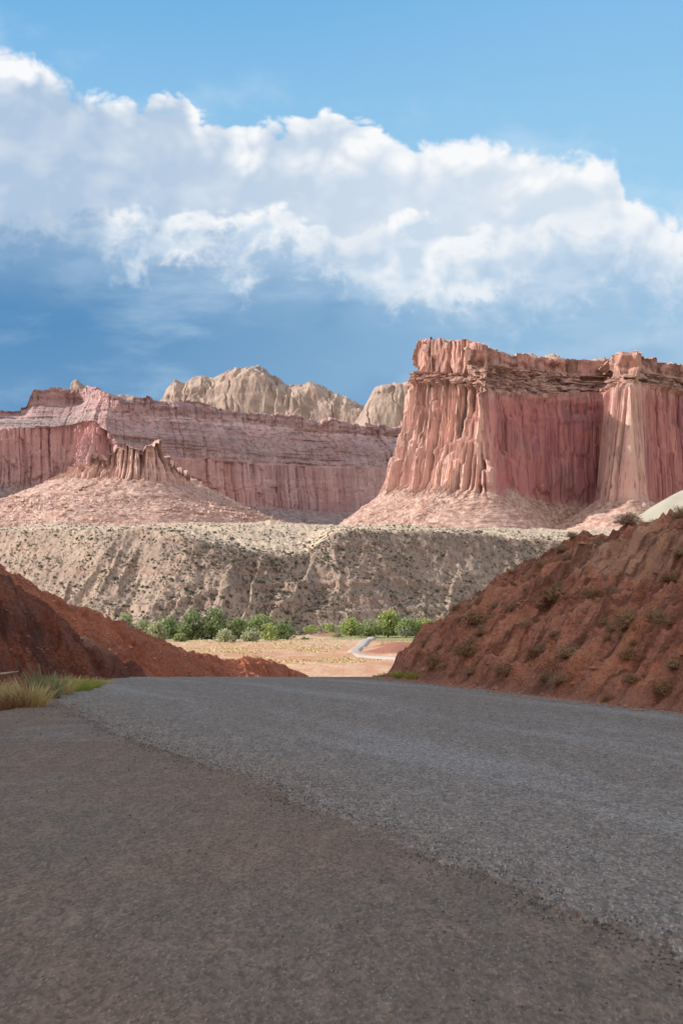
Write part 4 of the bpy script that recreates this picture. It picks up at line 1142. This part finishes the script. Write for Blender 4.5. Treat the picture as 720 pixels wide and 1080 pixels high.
for (px, tp, bs, w, D, mt, lab, bu) in trees:
    make_tree(px, tp, bs, w, D, M[mt], lab, 'bushes on the valley floor' if bu else G, bu, 2600 if not bu else 1300)

# --- dry shrubs on the right bank
def shrub_meshes(seed, tw, leaf, n=200, leaves=1100):
    rng = np.random.default_rng(seed); P, Fc, T, o = [], [], [], 0
    parts = []
    for i in range(n):
        a = rng.uniform(0, 2 * math.pi); el = math.acos(rng.uniform(.02, 1) ** .8)
        d = np.array([math.sin(el) * math.cos(a), math.sin(el) * math.sin(a), math.cos(el) * .95 + .05])
        L = rng.uniform(.45, .95) * (0.72 + 0.28 * math.sin(a * 2 + seed) * math.sin(el * 3)); b = rng.normal(size=3) * .16
        pts = [np.zeros(3) + rng.normal(size=3) * .05 * np.array([1, 1, 0]), d * L * .5 + b * .6, d * L + b]
        w = np.cross(d, rng.normal(size=3)); w /= np.linalg.norm(w)
        wd = [.011, .008, .003]
        V = np.concatenate([[p - w * q, p + w * q] for p, q in zip(pts, wd)])
        f = np.array([[0, 1, 3, 2], [2, 3, 5, 4]])
        parts.append((V, f, np.full(6, rng.uniform(0, .5))))
        for k in range(2):
            q = pts[1] + (pts[2] - pts[1]) * rng.uniform(0, .7); e = d + rng.normal(size=3) * .55; e /= np.linalg.norm(e)
            l2 = rng.uniform(.12, .3); w2 = np.cross(e, rng.normal(size=3)); w2 /= np.linalg.norm(w2)
            V = np.array([q - w2 * .007, q + w2 * .007, q + e * l2 + w2 * .003, q + e * l2 - w2 * .003])
            parts.append((V, np.array([[0, 1, 2, 3]]), np.full(4, rng.uniform(0, .6))))
    V, f, t = join(parts)
    br = mesh('branches', V, f, M[tw], smooth=False, attrs={'tint': t}, link=False)
    u = rng.normal(size=(leaves, 3)); u /= np.linalg.norm(u, axis=1, keepdims=True); u[:, 2] = np.abs(u[:, 2])
    P = u * rng.uniform(.30, .92, (leaves, 1)) * (0.75 + 0.3 * vn(u[:, 0] * 2.2 + seed, u[:, 1] * 2.2, u[:, 2] * 2.2 + .01, seed))[:, None]; U = rng.normal(size=(leaves, 3)); U /= np.linalg.norm(U, axis=1, keepdims=True)
    W = np.cross(U, u); W /= np.linalg.norm(W, axis=1, keepdims=True) + 1e-6
    V, f, t = quads(P, U * .034, W * .013, rng.uniform(0, .6, leaves))
    lf = mesh('leaves', V, f, M[leaf], smooth=False, attrs={'tint': t}, link=False)
    return br, lf
KINDS = {k: [shrub_meshes(s, tw, lf) for s in ss] for k, ss, tw, lf in (
    ('grey', (1, 2, 3), 'twig', 'twig'), ('dark', (4, 5, 6), 'twig_olive', 'twig_olive'), ('pink', (7, 8), 'twig_pink', 'twig_pink'))}
def place_shrub(loc, size, kind, label, group, squash=.85, tilt=(0, 0)):
    br, lf = KINDS[kind][random.randrange(len(KINDS[kind]))]
    r = empty('shrub', tuple(loc), random.uniform(0, 6.28)); r.scale = (size, size, size * squash)
    r.rotation_euler.x, r.rotation_euler.y = tilt
    for s in (br, lf):
        c = s.copy(); C.objects.link(c); c.parent = r
    tag(r, label, 'shrub', group)

def bank_from_pixel(px, py):
    V = RB['V']; D = V[..., 1]
    PX = CX + F * V[..., 0] / D; PY = HY - F * (V[..., 2] - CAMZ) / D
    e = (PX - px) ** 2 + (PY - py) ** 2 + (D < 3) * 1e9
    # nearest matching surface point
    m = e < max(e.min() * 4, 9)
    idx = np.argwhere(m); k = idx[np.argmin(D[m])]
    return V[k[0], k[1]]
sky_sh = [(590, 562, 11, 'pink', 'small dry shrub on the crest of the right bank, leftmost on the skyline'),
          (608, 558, 9, 'pink', 'faint pinkish twiggy shrub on the crest of the right bank'),
          (663, 549, 19, 'pink', 'big rounded dry shrub on the crest of the right bank'),
          (627, 556, 8, 'pink', 'tiny dry shrub on the crest left of the big rounded one'),
          (716, 536, 17, 'grey', 'dry shrub at the right edge of the picture on the crest of the right bank')]
face_sh = [(582, 632, 26, 'dark', 'large dark shrub in the middle of the right bank'), (503, 655, 20, 'dark', 'dark olive shrub on the left part of the right bank'),
           (492, 686, 18, 'dark', 'dark low shrub on the lower left of the right bank'), (455, 700, 15, 'dark', 'shrub near the nose of the right bank above the green weeds'),
           (625, 625, 15, 'dark', 'dark shrub right of the large central one'), (660, 655, 20, 'grey', 'grey green shrub on the right bank below the shelf'),
           (690, 650, 18, 'grey', 'pale grey shrub on the right bank near the picture edge'), (705, 610, 14, 'dark', 'dark shrub tucked under the shelf at the right'),
           (600, 690, 18, 'grey', 'brownish grey shrub low on the middle of the bank'), (662, 690, 15, 'dark', 'dark shrub low on the right part of the bank'),
           (562, 690, 14, 'dark', 'small dark shrub low on the middle left of the bank'), (590, 715, 14, 'grey', 'brown shrub just above the road at mid bank'),
           (665, 715, 13, 'dark', 'dark shrub just above the road at the right'), (700, 728, 18, 'dark', 'olive dark shrub by the road at the right edge'),
           (540, 640, 10, 'grey', 'small grey shrub on the left upper face'), (525, 705, 12, 'grey', 'small grey brown shrub near the road on the left'),
           (480, 640, 9, 'dark', 'small dark shrub on the left outline of the bank, higher one'), (448, 676, 9, 'pink', 'small tan shrub on the left outline of the bank, lower one'),
           (710, 700, 16, 'grey', 'grey twiggy shrub at right edge above the road'), (640, 735, 10, 'dark', 'small shrub at the foot of the bank beside the road'),
           (555, 660, 9, 'grey', 'little grey shrub below the small upper one'), (715, 585, 12, 'grey', 'grey shrub at right edge level with the pale shelf')]
for (px, py, r, k, lab) in sky_sh + face_sh:
    p = bank_from_pixel(px, py)
    place_shrub((p[0], p[1], p[2] - .03), r / F * p[1] * (1.35 if py > 570 else 1.3), k, lab, 'dry shrubs on the right red bank', random.uniform(.75, 1.0), (0, -0.25) if py > 570 else (0, 0))
# many small tufts scattered over the face
for i in range(190):
    yf = random.uniform(11, 27); t = random.uniform(.3, 4.0)
    p = bank_point(yf, t)
    place_shrub((p[0], p[1], p[2] - .02), random.uniform(.09, .21), random.choice(['dark', 'grey', 'grey', 'grey', 'pink', 'pink']),
                'small dry tuft growing on the shaded face of the right red bank', 'small dry tufts dotting the right red bank', random.uniform(.7, 1.0), (0, -.3))

# --- grasses
def tuft(name, loc, h, spread, n, mat, label, cat, group, lean=0.0, wid=.006, droop=.35, bend=1.0, seed=0, heads=False):
    rng = np.random.default_rng(seed + 1000); V, T = [], []
    k = 5
    r = np.sqrt(rng.uniform(0, 1, n)) * spread; a = rng.uniform(0, 2 * math.pi, n)
    bx, by = r * np.cos(a), r * np.sin(a)
    L = h * rng.uniform(.5, 1.05, n) * (1 - .35 * (r / spread))
    da = a + rng.normal(0, .7, n); tilt = np.abs(rng.normal(.22, .18, n)) + .25 * r / spread
    dx, dy = np.cos(da) * tilt + lean, np.sin(da) * tilt
    wa = rng.uniform(0, math.pi, n); w = wid * rng.uniform(.6, 1.3, n)
    s = np.linspace(0, 1, k)
    X = bx[:, None] + L[:, None] * (dx[:, None] * s + dx[:, None] * droop * 2 * s ** 2.4 * bend)
    Y = by[:, None] + L[:, None] * (dy[:, None] * s + dy[:, None] * droop * 2 * s ** 2.4 * bend)
    Z = L[:, None] * (s - droop * .8 * tilt[:, None] * s ** 2.6)
    ww = w[:, None] * (1 - .8 * s)
    A = np.stack([X - np.cos(wa)[:, None] * ww, Y - np.sin(wa)[:, None] * ww, Z], -1); B = np.stack([X + np.cos(wa)[:, None] * ww, Y + np.sin(wa)[:, None] * ww, Z], -1)
    V = np.stack([A, B], 2).reshape(-1, 3)
    base = (np.arange(n) * k * 2)[:, None] + (np.arange(k - 1) * 2)[None]
    base = base.ravel(); f = np.stack([base, base + 1, base + 3, base + 2], 1)
    tint = np.repeat(np.clip(rng.normal(.45, .28, n), 0, 1), k * 2) * np.tile(np.repeat(.35 + .65 * s, 2), n)
    o = mesh(name, V, f, mat, smooth=False, attrs={'tint': tint})
    o.location = loc
    tag(o, label, cat, group)
    return o
def groundpt(px, py):
    D = 10.0
    for _ in range(60):
        D = (CAMZ - float(gz(D))) * F / (py - HY)
    return ((px - CX) / F * D, D, float(gz(D)) - .02)
GG = 'grass clumps on the left verge'
p = groundpt(28, 744); tuft('grass_tuft', p, 0.43, 0.26, 378, M['straw'], 'thick straw coloured bunch grass nearest the asphalt on the left verge', 'grass tuft', GG, seed=1, lean=-.05, wid=.009)
p = groundpt(50, 736); tuft('grass_tuft', p, 0.55, 0.16, 176, M['reed'], 'tall grey green reedy clump rising behind the straw bunch grass', 'grass tuft', GG, seed=2, droop=.12, wid=.010)
p = groundpt(62, 733); tuft('grass_tuft', p, 0.38, 0.18, 201, M['straw'], 'tan bunch grass right of the tall reedy clump', 'grass tuft', GG, seed=3, wid=.009)
p = groundpt(5, 745); tuft('grass_tuft', p, 0.34, 0.30, 336, M['rust'], 'rust brown dry grass at the left edge of the picture', 'grass tuft', GG, seed=4)
p = groundpt(10, 735); tuft('grass_tuft', p, 0.43, 0.36, 336, M['rust'], 'rusty dry brush behind the brown grass at the left edge', 'grass tuft', GG, seed=5)
p = groundpt(-12, 742); tuft('grass_tuft', p, 0.41, 0.29, 294, M['straw'], 'straw grass cut by the left picture edge', 'grass tuft', GG, seed=6, wid=.009)
for i, (px, py, h, s_) in enumerate(((74, 729, .26, .30), (84, 726, .22, .28), (94, 723.5, .16, .25))):
    p = groundpt(px, py); tuft('weed', p, h, s_, 420, M['weed'], ['low yellow green weeds at the edge of the asphalt, nearest of three', 'low yellow green weeds in the middle of the verge patch', 'low yellow green weeds at the far end of the verge patch'][i], 'weed', 'yellow green weeds on the left verge', seed=20 + i, wid=.009, droop=.5)
for i, (px, py, h, s_) in enumerate(((22, 722, .35, .5), (70, 722, .22, .35), (100, 721, .16, .3), (36, 727, .3, .4))):
    p = groundpt(px, py); tuft('grass_tuft', p, h, s_, 350, M[('rust', 'straw', 'straw', 'rust')[i]], ['rusty grass behind the tall reeds at the foot of the dark bank', 'thin tan grass behind the yellow weeds', 'sparse tan grass at the far end of the verge', 'short rusty grass between the straw clumps'][i], 'grass tuft', GG, seed=30 + i)
for i, (px, py, h, s_) in enumerate(((418, 713.5, .20, .30), (430, 714.5, .26, .28), (443, 716, .24, .26), (408, 713.5, .13, .3))):
    q = groundpt(px, py + .8)
    tuft('weed', q, h, s_, 420, M['weed'], ['green weeds at the nose of the right bank, left clump', 'tallest green weeds at the nose of the right bank', 'green weeds at the nose of the right bank, right clump', 'thin low green weeds where the road edge meets the bank nose'][i], 'weed', 'green weeds at the nose of the right bank', seed=40 + i, wid=.009, droop=.4)

# bleached branch lying on the left verge
p = groundpt(-8, 735)
V, f = tube([(-.6, 0, .28), (-.1, .02, .30), (.15, 0, .33), (.36, -.02, .36)], [.022, .02, .017, .008], 8)
o = mesh('branch', V, f, M['wood'], attrs={'tint': np.zeros(len(V))}); o.location = p
tag(o, 'pale bleached branch lying in the dry grass at the left edge', 'branch')

# loose chippings along the broken seam
def build_gravel():
    n = 2600; se = np.array(SEAM)
    y = 3.2 + 14 * RNG.uniform(0, 1, n) ** 1.3; x = np.interp(y, se[:, 1], se[:, 0]) + RNG.normal(-.02, .09, n) + .10 * fbm(y * 1.4, 0 * y, 0, 3, 21)
    x[2000:] += RNG.normal(-.3, .6, 600)
    r = RNG.uniform(.003, .008, n); z = gz(y) + r * .5 + np.where(x > np.interp(y, se[:, 1], se[:, 0]), .024, .002)
    base = np.array([(1, 0, 0), (0, 1, 0), (-1, 0, 0), (0, -1, 0), (0, 0, 1), (0, 0, -1)], float)
    fc = np.array([(0, 1, 4), (1, 2, 4), (2, 3, 4), (3, 0, 4), (1, 0, 5), (2, 1, 5), (3, 2, 5), (0, 3, 5)])
    V = base[None] * r[:, None, None] * RNG.uniform(.6, 1.3, (n, 6, 1)) * np.array([1.2, 1, .8])
    a = RNG.uniform(0, 6.28, n); c, s = np.cos(a)[:, None], np.sin(a)[:, None]
    V = np.stack([V[..., 0] * c - V[..., 1] * s, V[..., 0] * s + V[..., 1] * c, V[..., 2]], -1) + np.stack([x, y, z], -1)[:, None]
    f = (fc[None] + (np.arange(n) * 6)[:, None, None]).reshape(-1, 3)
    o = mesh('gravel', V.reshape(-1, 3), f, M['stone'], smooth=False, attrs={'tint': np.repeat(RNG.uniform(0, .8, n), 6)})
    tag(o, 'loose dark chippings strewn along the broken asphalt seam', 'gravel', kind='stuff')
build_gravel()

# stones on the left bank
def rock_mesh(seed):
    rng = np.random.default_rng(seed)
    th = np.linspace(0, math.pi, 9); ph = np.linspace(0, 2 * math.pi, 13)[:-1]
    V = np.array([(math.sin(a) * math.cos(b), math.sin(a) * math.sin(b), math.cos(a) * .75) for a in th for b in ph])
    V = V * (1 + .30 * vn(V[:, 0] * 1.4 + seed, V[:, 1] * 1.4, V[:, 2] * 1.4 + .01, seed) + .10 * vn(V[:, 0] * 4, V[:, 1] * 4 + seed, V[:, 2] * 4 + .01, seed))[:, None]
    f = np.array([(i * 12 + k, (i + 1) * 12 + k, (i + 1) * 12 + (k + 1) % 12, i * 12 + (k + 1) % 12) for i in range(8) for k in range(12)])
    return V, f
V, f = rock_mesh(3)
rk = mesh('rock', V, f, M['redrock'], smooth=False, attrs={'tint': np.full(len(V), .3)}, link=False)
rocks = [(166, 697, 44.0, 7, 'larger orange boulder on the lower slope of the left bank'), (176, 699, 44.0, 6, 'orange boulder touching the larger one on the left bank'), (128, 668, 42.2, 3, 'small pale stone high on the left bank'),
         (196, 695, 46.5, 5, 'orange stone by the far ridge of the left bank'), (214, 711, 48, 5, 'stone low down near the end of the left bank'), (205, 700, 48, 4, 'small stone between the two lower ones on the left bank'),
         (83, 674, 27.2, 5, 'pale stone lodged near the crest of the near left bank')]
for px, py, D, r, lab in rocks:
    c = rk.copy(); C.objects.link(c); c.location = at(px, py, D); s_ = r / F * D
    c.scale = (s_ * 1.3, s_, s_ * .8); c.rotation_euler = (random.uniform(-.3, .3), 0, random.uniform(0, 6)); tag(c, lab, 'rock', 'stones on the left bank')

def rubble(pts, rad, mat, label):
    n = len(pts)
    base = np.array([(1, 0, 0), (0, 1, 0), (-1, 0, 0), (0, -1, 0), (0, 0, 1), (0, 0, -1)], float)
    fc = np.array([(0, 1, 4), (1, 2, 4), (2, 3, 4), (3, 0, 4), (1, 0, 5), (2, 1, 5), (3, 2, 5), (0, 3, 5)])
    V = base[None] * rad[:, None, None] * RNG.uniform(.6, 1.3, (n, 6, 1)) * np.array([1.2, 1, .8])
    a = RNG.uniform(0, 6.28, n); c, q = np.cos(a)[:, None], np.sin(a)[:, None]
    V = np.stack([V[..., 0] * c - V[..., 1] * q, V[..., 0] * q + V[..., 1] * c, V[..., 2]], -1) + pts[:, None]
    f = (fc[None] + (np.arange(n) * 6)[:, None, None]).reshape(-1, 3)
    o = mesh('rubble', V.reshape(-1, 3), f, mat, smooth=False, attrs={'tint': np.repeat(RNG.uniform(0, .5, n), 6)})
    tag(o, label, 'rubble', kind='stuff')
def on_bank(V, n, lo, hi):
    a, b, _ = V.shape
    i = RNG.integers(0, a, n); j = RNG.integers(int(lo * b), int(hi * b), n)
    return V[i, j]
P_ = on_bank(SWEPT['butte0'], 9000, .80, .97); P_ = P_[(P_[:, 0] > 0)]; rubble(P_, np.clip(RNG.lognormal(.35, .5, len(P_)), .7, 5.5), M['boulder_pink'], 'fallen blocks on the scree below the tall butte')
P_ = on_bank(SWEPT['butte2'], 7000, .50, .90); rubble(P_, np.clip(RNG.lognormal(.45, .5, len(P_)), .8, 5.5), M['boulder_pink'], 'fallen blocks on the scree below the castle-like spires')
P_ = on_bank(RB['V'], 9000, 0.0, .80); rubble(P_, np.clip(RNG.lognormal(-4.2, .55, len(P_)), .006, .07), M['clod'], 'loose red clods and pebbles strewn over the right bank')
yy = RNG.uniform(9, 28, 1500); re_ = np.array(R_EDGE); xx = np.interp(yy, re_[:, 1], re_[:, 0]) - np.abs(RNG.normal(0, .22, 1500)) + .12
rubble(np.stack([xx, yy, gz(yy) + .012], 1), np.clip(RNG.lognormal(-4.6, .5, 1500), .004, .035), M['clod'], 'red grit and small stones washed onto the road edge below the right bank')
P_ = on_bank(LB[0], 2500, .30, .95); rubble(P_, np.clip(RNG.lognormal(-3.9, .5, len(P_)), .008, .07), M['clod_dark'], 'loose dark clods on the near left bank')
P_ = on_bank(LB[1], 4500, .28, .95); rubble(P_, np.clip(RNG.lognormal(-3.5, .5, len(P_)), .012, .12), M['clod'], 'loose red clods on the far left bank')

# --- scrub and boulders on the grey bench
def scrub_lump(seed):
    V, f = rock_mesh(seed); V = V[:, :] * np.array([1, 1, .9]); return V, f
def low_lump(rng):
    base = np.array([(1, 0, .1), (.5, .87, .2), (-.5, .87, .1), (-1, 0, .2), (-.5, -.87, .1), (.5, -.87, .15), (.55, .2, .75), (-.3, .5, .8), (-.25, -.5, .7), (0, 0, 1.0)])
    f = [(0, 1, 6), (1, 2, 7), (1, 7, 6), (2, 3, 7), (3, 4, 8), (3, 8, 7), (4, 5, 8), (5, 0, 6), (5, 6, 8), (6, 7, 9), (7, 8, 9), (8, 6, 9)]
    return base * rng.uniform(.7, 1.3, (10, 1)), np.array(f)
def build_scrub():
    V = BENCH['V']; T = BENCH['T']
    ns, nt = T.shape
    spots = []
    n = 17000
    i = RNG.integers(int((-20 + 260) / .8), int((640 + 260) / .8), n)
    tq = np.where(RNG.uniform(0, 1, n) < .72, RNG.uniform(0.02, 1.0, n), 1 + RNG.uniform(0, .9, n) ** 1.5)
    j = np.searchsorted(BENCH['tt'], tq).clip(0, nt - 1)
    P = V[i, j]; top = tq > 1
    pat = fbm(P[:, 0] / 14, P[:, 1] / 14, 0, 3, 600)
    keep = (pat > -.15) | (RNG.uniform(0, 1, n) < .25)
    P, top = P[keep], top[keep]; n = len(P)
    r = np.clip(RNG.lognormal(-.92, .40, n), .18, .95) * np.where(top, 1.1, 1)
    order = np.argsort(-(r / P[:, 1])); big, rest = order[:280], order[280:]
    lump = [low_lump(np.random.default_rng(k)) for k in range(12)]
    VV, FF, TT, o = [], [], [], 0
    for q in rest:
        v, f = lump[q % 12]; a = q * 1.7; c, s = math.cos(a), math.sin(a)
        v = v * r[q]; v = np.stack([v[:, 0] * c - v[:, 1] * s, v[:, 0] * s + v[:, 1] * c, v[:, 2]], 1) + P[q] - (0, 0, .1 * r[q])
        VV.append(v); FF.append(f + o); o += len(v); TT.append(np.full(len(v), (q * .37) % .45))
    ob = mesh('scrub', np.concatenate(VV), np.concatenate(FF), M['scrub'], smooth=False, attrs={'tint': np.concatenate(TT)})
    tag(ob, 'dark low scrub speckling the grey hillside', 'scrub', kind='stuff')
    protos = []
    for k in range(4):
        rng = np.random.default_rng(50 + k); u = rng.normal(size=(90, 3)); u /= np.linalg.norm(u, axis=1, keepdims=True); u[:, 2] = np.abs(u[:, 2]) * .9
        Pq = u * rng.uniform(.5, 1, (90, 1)); U = rng.normal(size=(90, 3)); U /= np.linalg.norm(U, axis=1, keepdims=True); W = np.cross(U, u); W /= np.linalg.norm(W, axis=1, keepdims=True) + 1e-6
        v, f, t = quads(Pq, U * .26, W * .2, rng.uniform(0, .5, 90))
        protos.append(mesh('desert_bush', v, f, M['scrub'], smooth=False, attrs={'tint': t}, link=False))
    for k, q in enumerate(big):
        c = protos[k % 4].copy(); C.objects.link(c); c.location = P[q]; c.scale = (r[q], r[q], r[q]); c.rotation_euler.z = q * 1.3
        tag(c, 'round dark desert bush dotting the grey hillside below the cliffs', 'bush', 'dark bushes dotting the grey hillside')
build_scrub()

# dry grass tussocks on the valley floor
def build_valley_grass():
    n = 5200
    D = RNG.uniform(235, 520, n); px = RNG.uniform(150, 470, n)
    x = (px - CX) / F * D; y = D
    z = gz(y) - .05 + .9 * fbm(x / 40, y / 60, 0, 4, 3) + .25 * fbm(x / 6, y / 9, 0, 3, 5)
    far = [(17.5, 262), (9.8, 296), (5.2, 314), (3.2, 335), (3.3, 370), (5.6, 430), (10.0, 505), (17, 580)]
    fa = np.array(far)
    keep = (np.abs(x - np.interp(y, fa[:, 1], fa[:, 0])) > 5) & (fbm(x / 9, y / 22, 0, 3, 620) > -.1)
    x, y, z = x[keep], y[keep], z[keep]; n = len(x)
    r = RNG.uniform(.12, .42, n)
    lump = [low_lump(np.random.default_rng(70 + k)) for k in range(8)]
    VV, FF, TT, o = [], [], [], 0
    for q in range(n):
        v, f = lump[q % 8]
        VV.append(v * r[q] * np.array([1.2, 1.2, .8]) + (x[q], y[q], z[q])); FF.append(f + o); o += 10; TT.append(np.full(10, RNG.uniform(0, 1)))
    ob = mesh('grass', np.concatenate(VV), np.concatenate(FF), M['straw'], smooth=False, attrs={'tint': np.concatenate(TT)})
    tag(ob, 'dry straw tussocks covering the sunlit valley floor', 'grass', kind='stuff')
build_valley_grass()

# ------------------------------------------------------------------ small things in the valley
def box(V0, size):
    sx, sy, sz = size; c = np.array(V0)
    v = np.array([(a * sx / 2, b * sy / 2, d * sz / 2) for d in (-1, 1) for b in (-1, 1) for a in (-1, 1)]) + c
    f = np.array([(0, 2, 3, 1), (4, 5, 7, 6), (0, 1, 5, 4), (1, 3, 7, 5), (3, 2, 6, 7), (2, 0, 4, 6)])
    return v, f
def solid(name, parts, mat, parent):
    V, f, t = join(parts); return mesh(name, V, f, mat, parent, smooth=False, attrs={'tint': t * 0})
# road sign by the bend of the far road
x, y, z = at(385.5, 697, 318); zb = z - .4
r = empty('road_sign', (x, y, zb)); tag(r, 'small dark roadside sign standing at the bend of the far pale road', 'sign')
solid('post', [tube([(0, 0, 0), (0, 0, 1.35)], [.06, .06], 8)], M['steel'], r)
solid('panel', [box((0, -.08, 1.25), (.62, .05, .5))], M['steel'], r)
# parked car near the right-hand trees
x, y, z = at(427, 668.5, 520)
r = empty('parked_car', (x, y, z), 0.1); tag(r, 'small grey vehicle parked in front of the right hand tree row', 'car')
def loft(prof, w):
    p = np.array(prof); n = len(p); V = []
    for sgn in (-1, 1):
        for (a, b, k) in p: V.append((a, sgn * w / 2 * k, b))
    f = [(i, (i + 1) % n, n + (i + 1) % n, n + i) for i in range(n)]
    V = np.array(V); cen = np.array([V[:n].mean(0), V[n:].mean(0)]); V = np.concatenate([V, cen])
    tri = [(i, 2 * n, 2 * n, (i + 1) % n) for i in range(n)]
    fq = np.array(f)
    caps = [(i, (i + 1) % n, 2 * n, 2 * n) for i in range(n)]
    return V, fq
prof_b = [(-2.1, .35, 1), (-2.15, .8, .96), (-2.0, .95, .95), (-1.1, 1.0, .95), (-.5, 1.46, .8), (.9, 1.5, .8), (1.7, 1.05, .93), (2.1, .95, .94), (2.15, .4, 1)]
pts = np.array(prof_b); n = len(pts)
Vb = np.array([(a, sg * .9 * k, b) for sg in (-1, 1) for a, b, k in prof_b])
import bmesh
def ngon(name, V, faces, mat, parent):
    me = bpy.data.meshes.new(name); me.from_pydata([tuple(v) for v in V], [], faces); me.update()
    a = me.attributes.new('tint', 'FLOAT', 'POINT'); me.materials.append(mat)
    ob = bpy.data.objects.new(name, me); C.objects.link(ob); ob.parent = parent; return ob
ngon('body', Vb, [tuple(range(n)), tuple(range(2 * n - 1, n - 1, -1))] + [(i, n + i, n + (i + 1) % n, (i + 1) % n) for i in range(n)], M['carpaint'], r)
solid('window', [box((.15, -.79, 1.2), (1.6, .03, .36))], M['glass'], r)
for wx in (-1.35, 1.35):
    for wy in (-.85, .85):
        solid('wheel', [tube([(wx, wy - .1, .33), (wx, wy + .1, .33)], [.33, .33], 14)], M['tyre'], r)

# ------------------------------------------------------------------ camera
cam = bpy.data.cameras.new('camera'); co = bpy.data.objects.new('camera', cam); C.objects.link(co)
co.location = (0, 0, CAMZ); co.rotation_euler = (math.radians(90), 0, 0)
cam.sensor_fit = 'VERTICAL'; cam.sensor_height = 36.0; cam.lens = F / 1080 * 36.0
cam.shift_y = 100 / 1080
cam.clip_start = 0.05; cam.clip_end = 20000
cam.dof.use_dof = True; cam.dof.focus_distance = 9.0; cam.dof.aperture_fstop = 14.0
sc = bpy.context.scene; sc.camera = co
sc.cycles.max_bounces = 4; sc.cycles.diffuse_bounces = 2; sc.cycles.glossy_bounces = 1; sc.cycles.transmission_bounces = 2
sc.view_settings.view_transform = 'Standard'; sc.view_settings.look = 'None'; sc.view_settings.exposure = 0
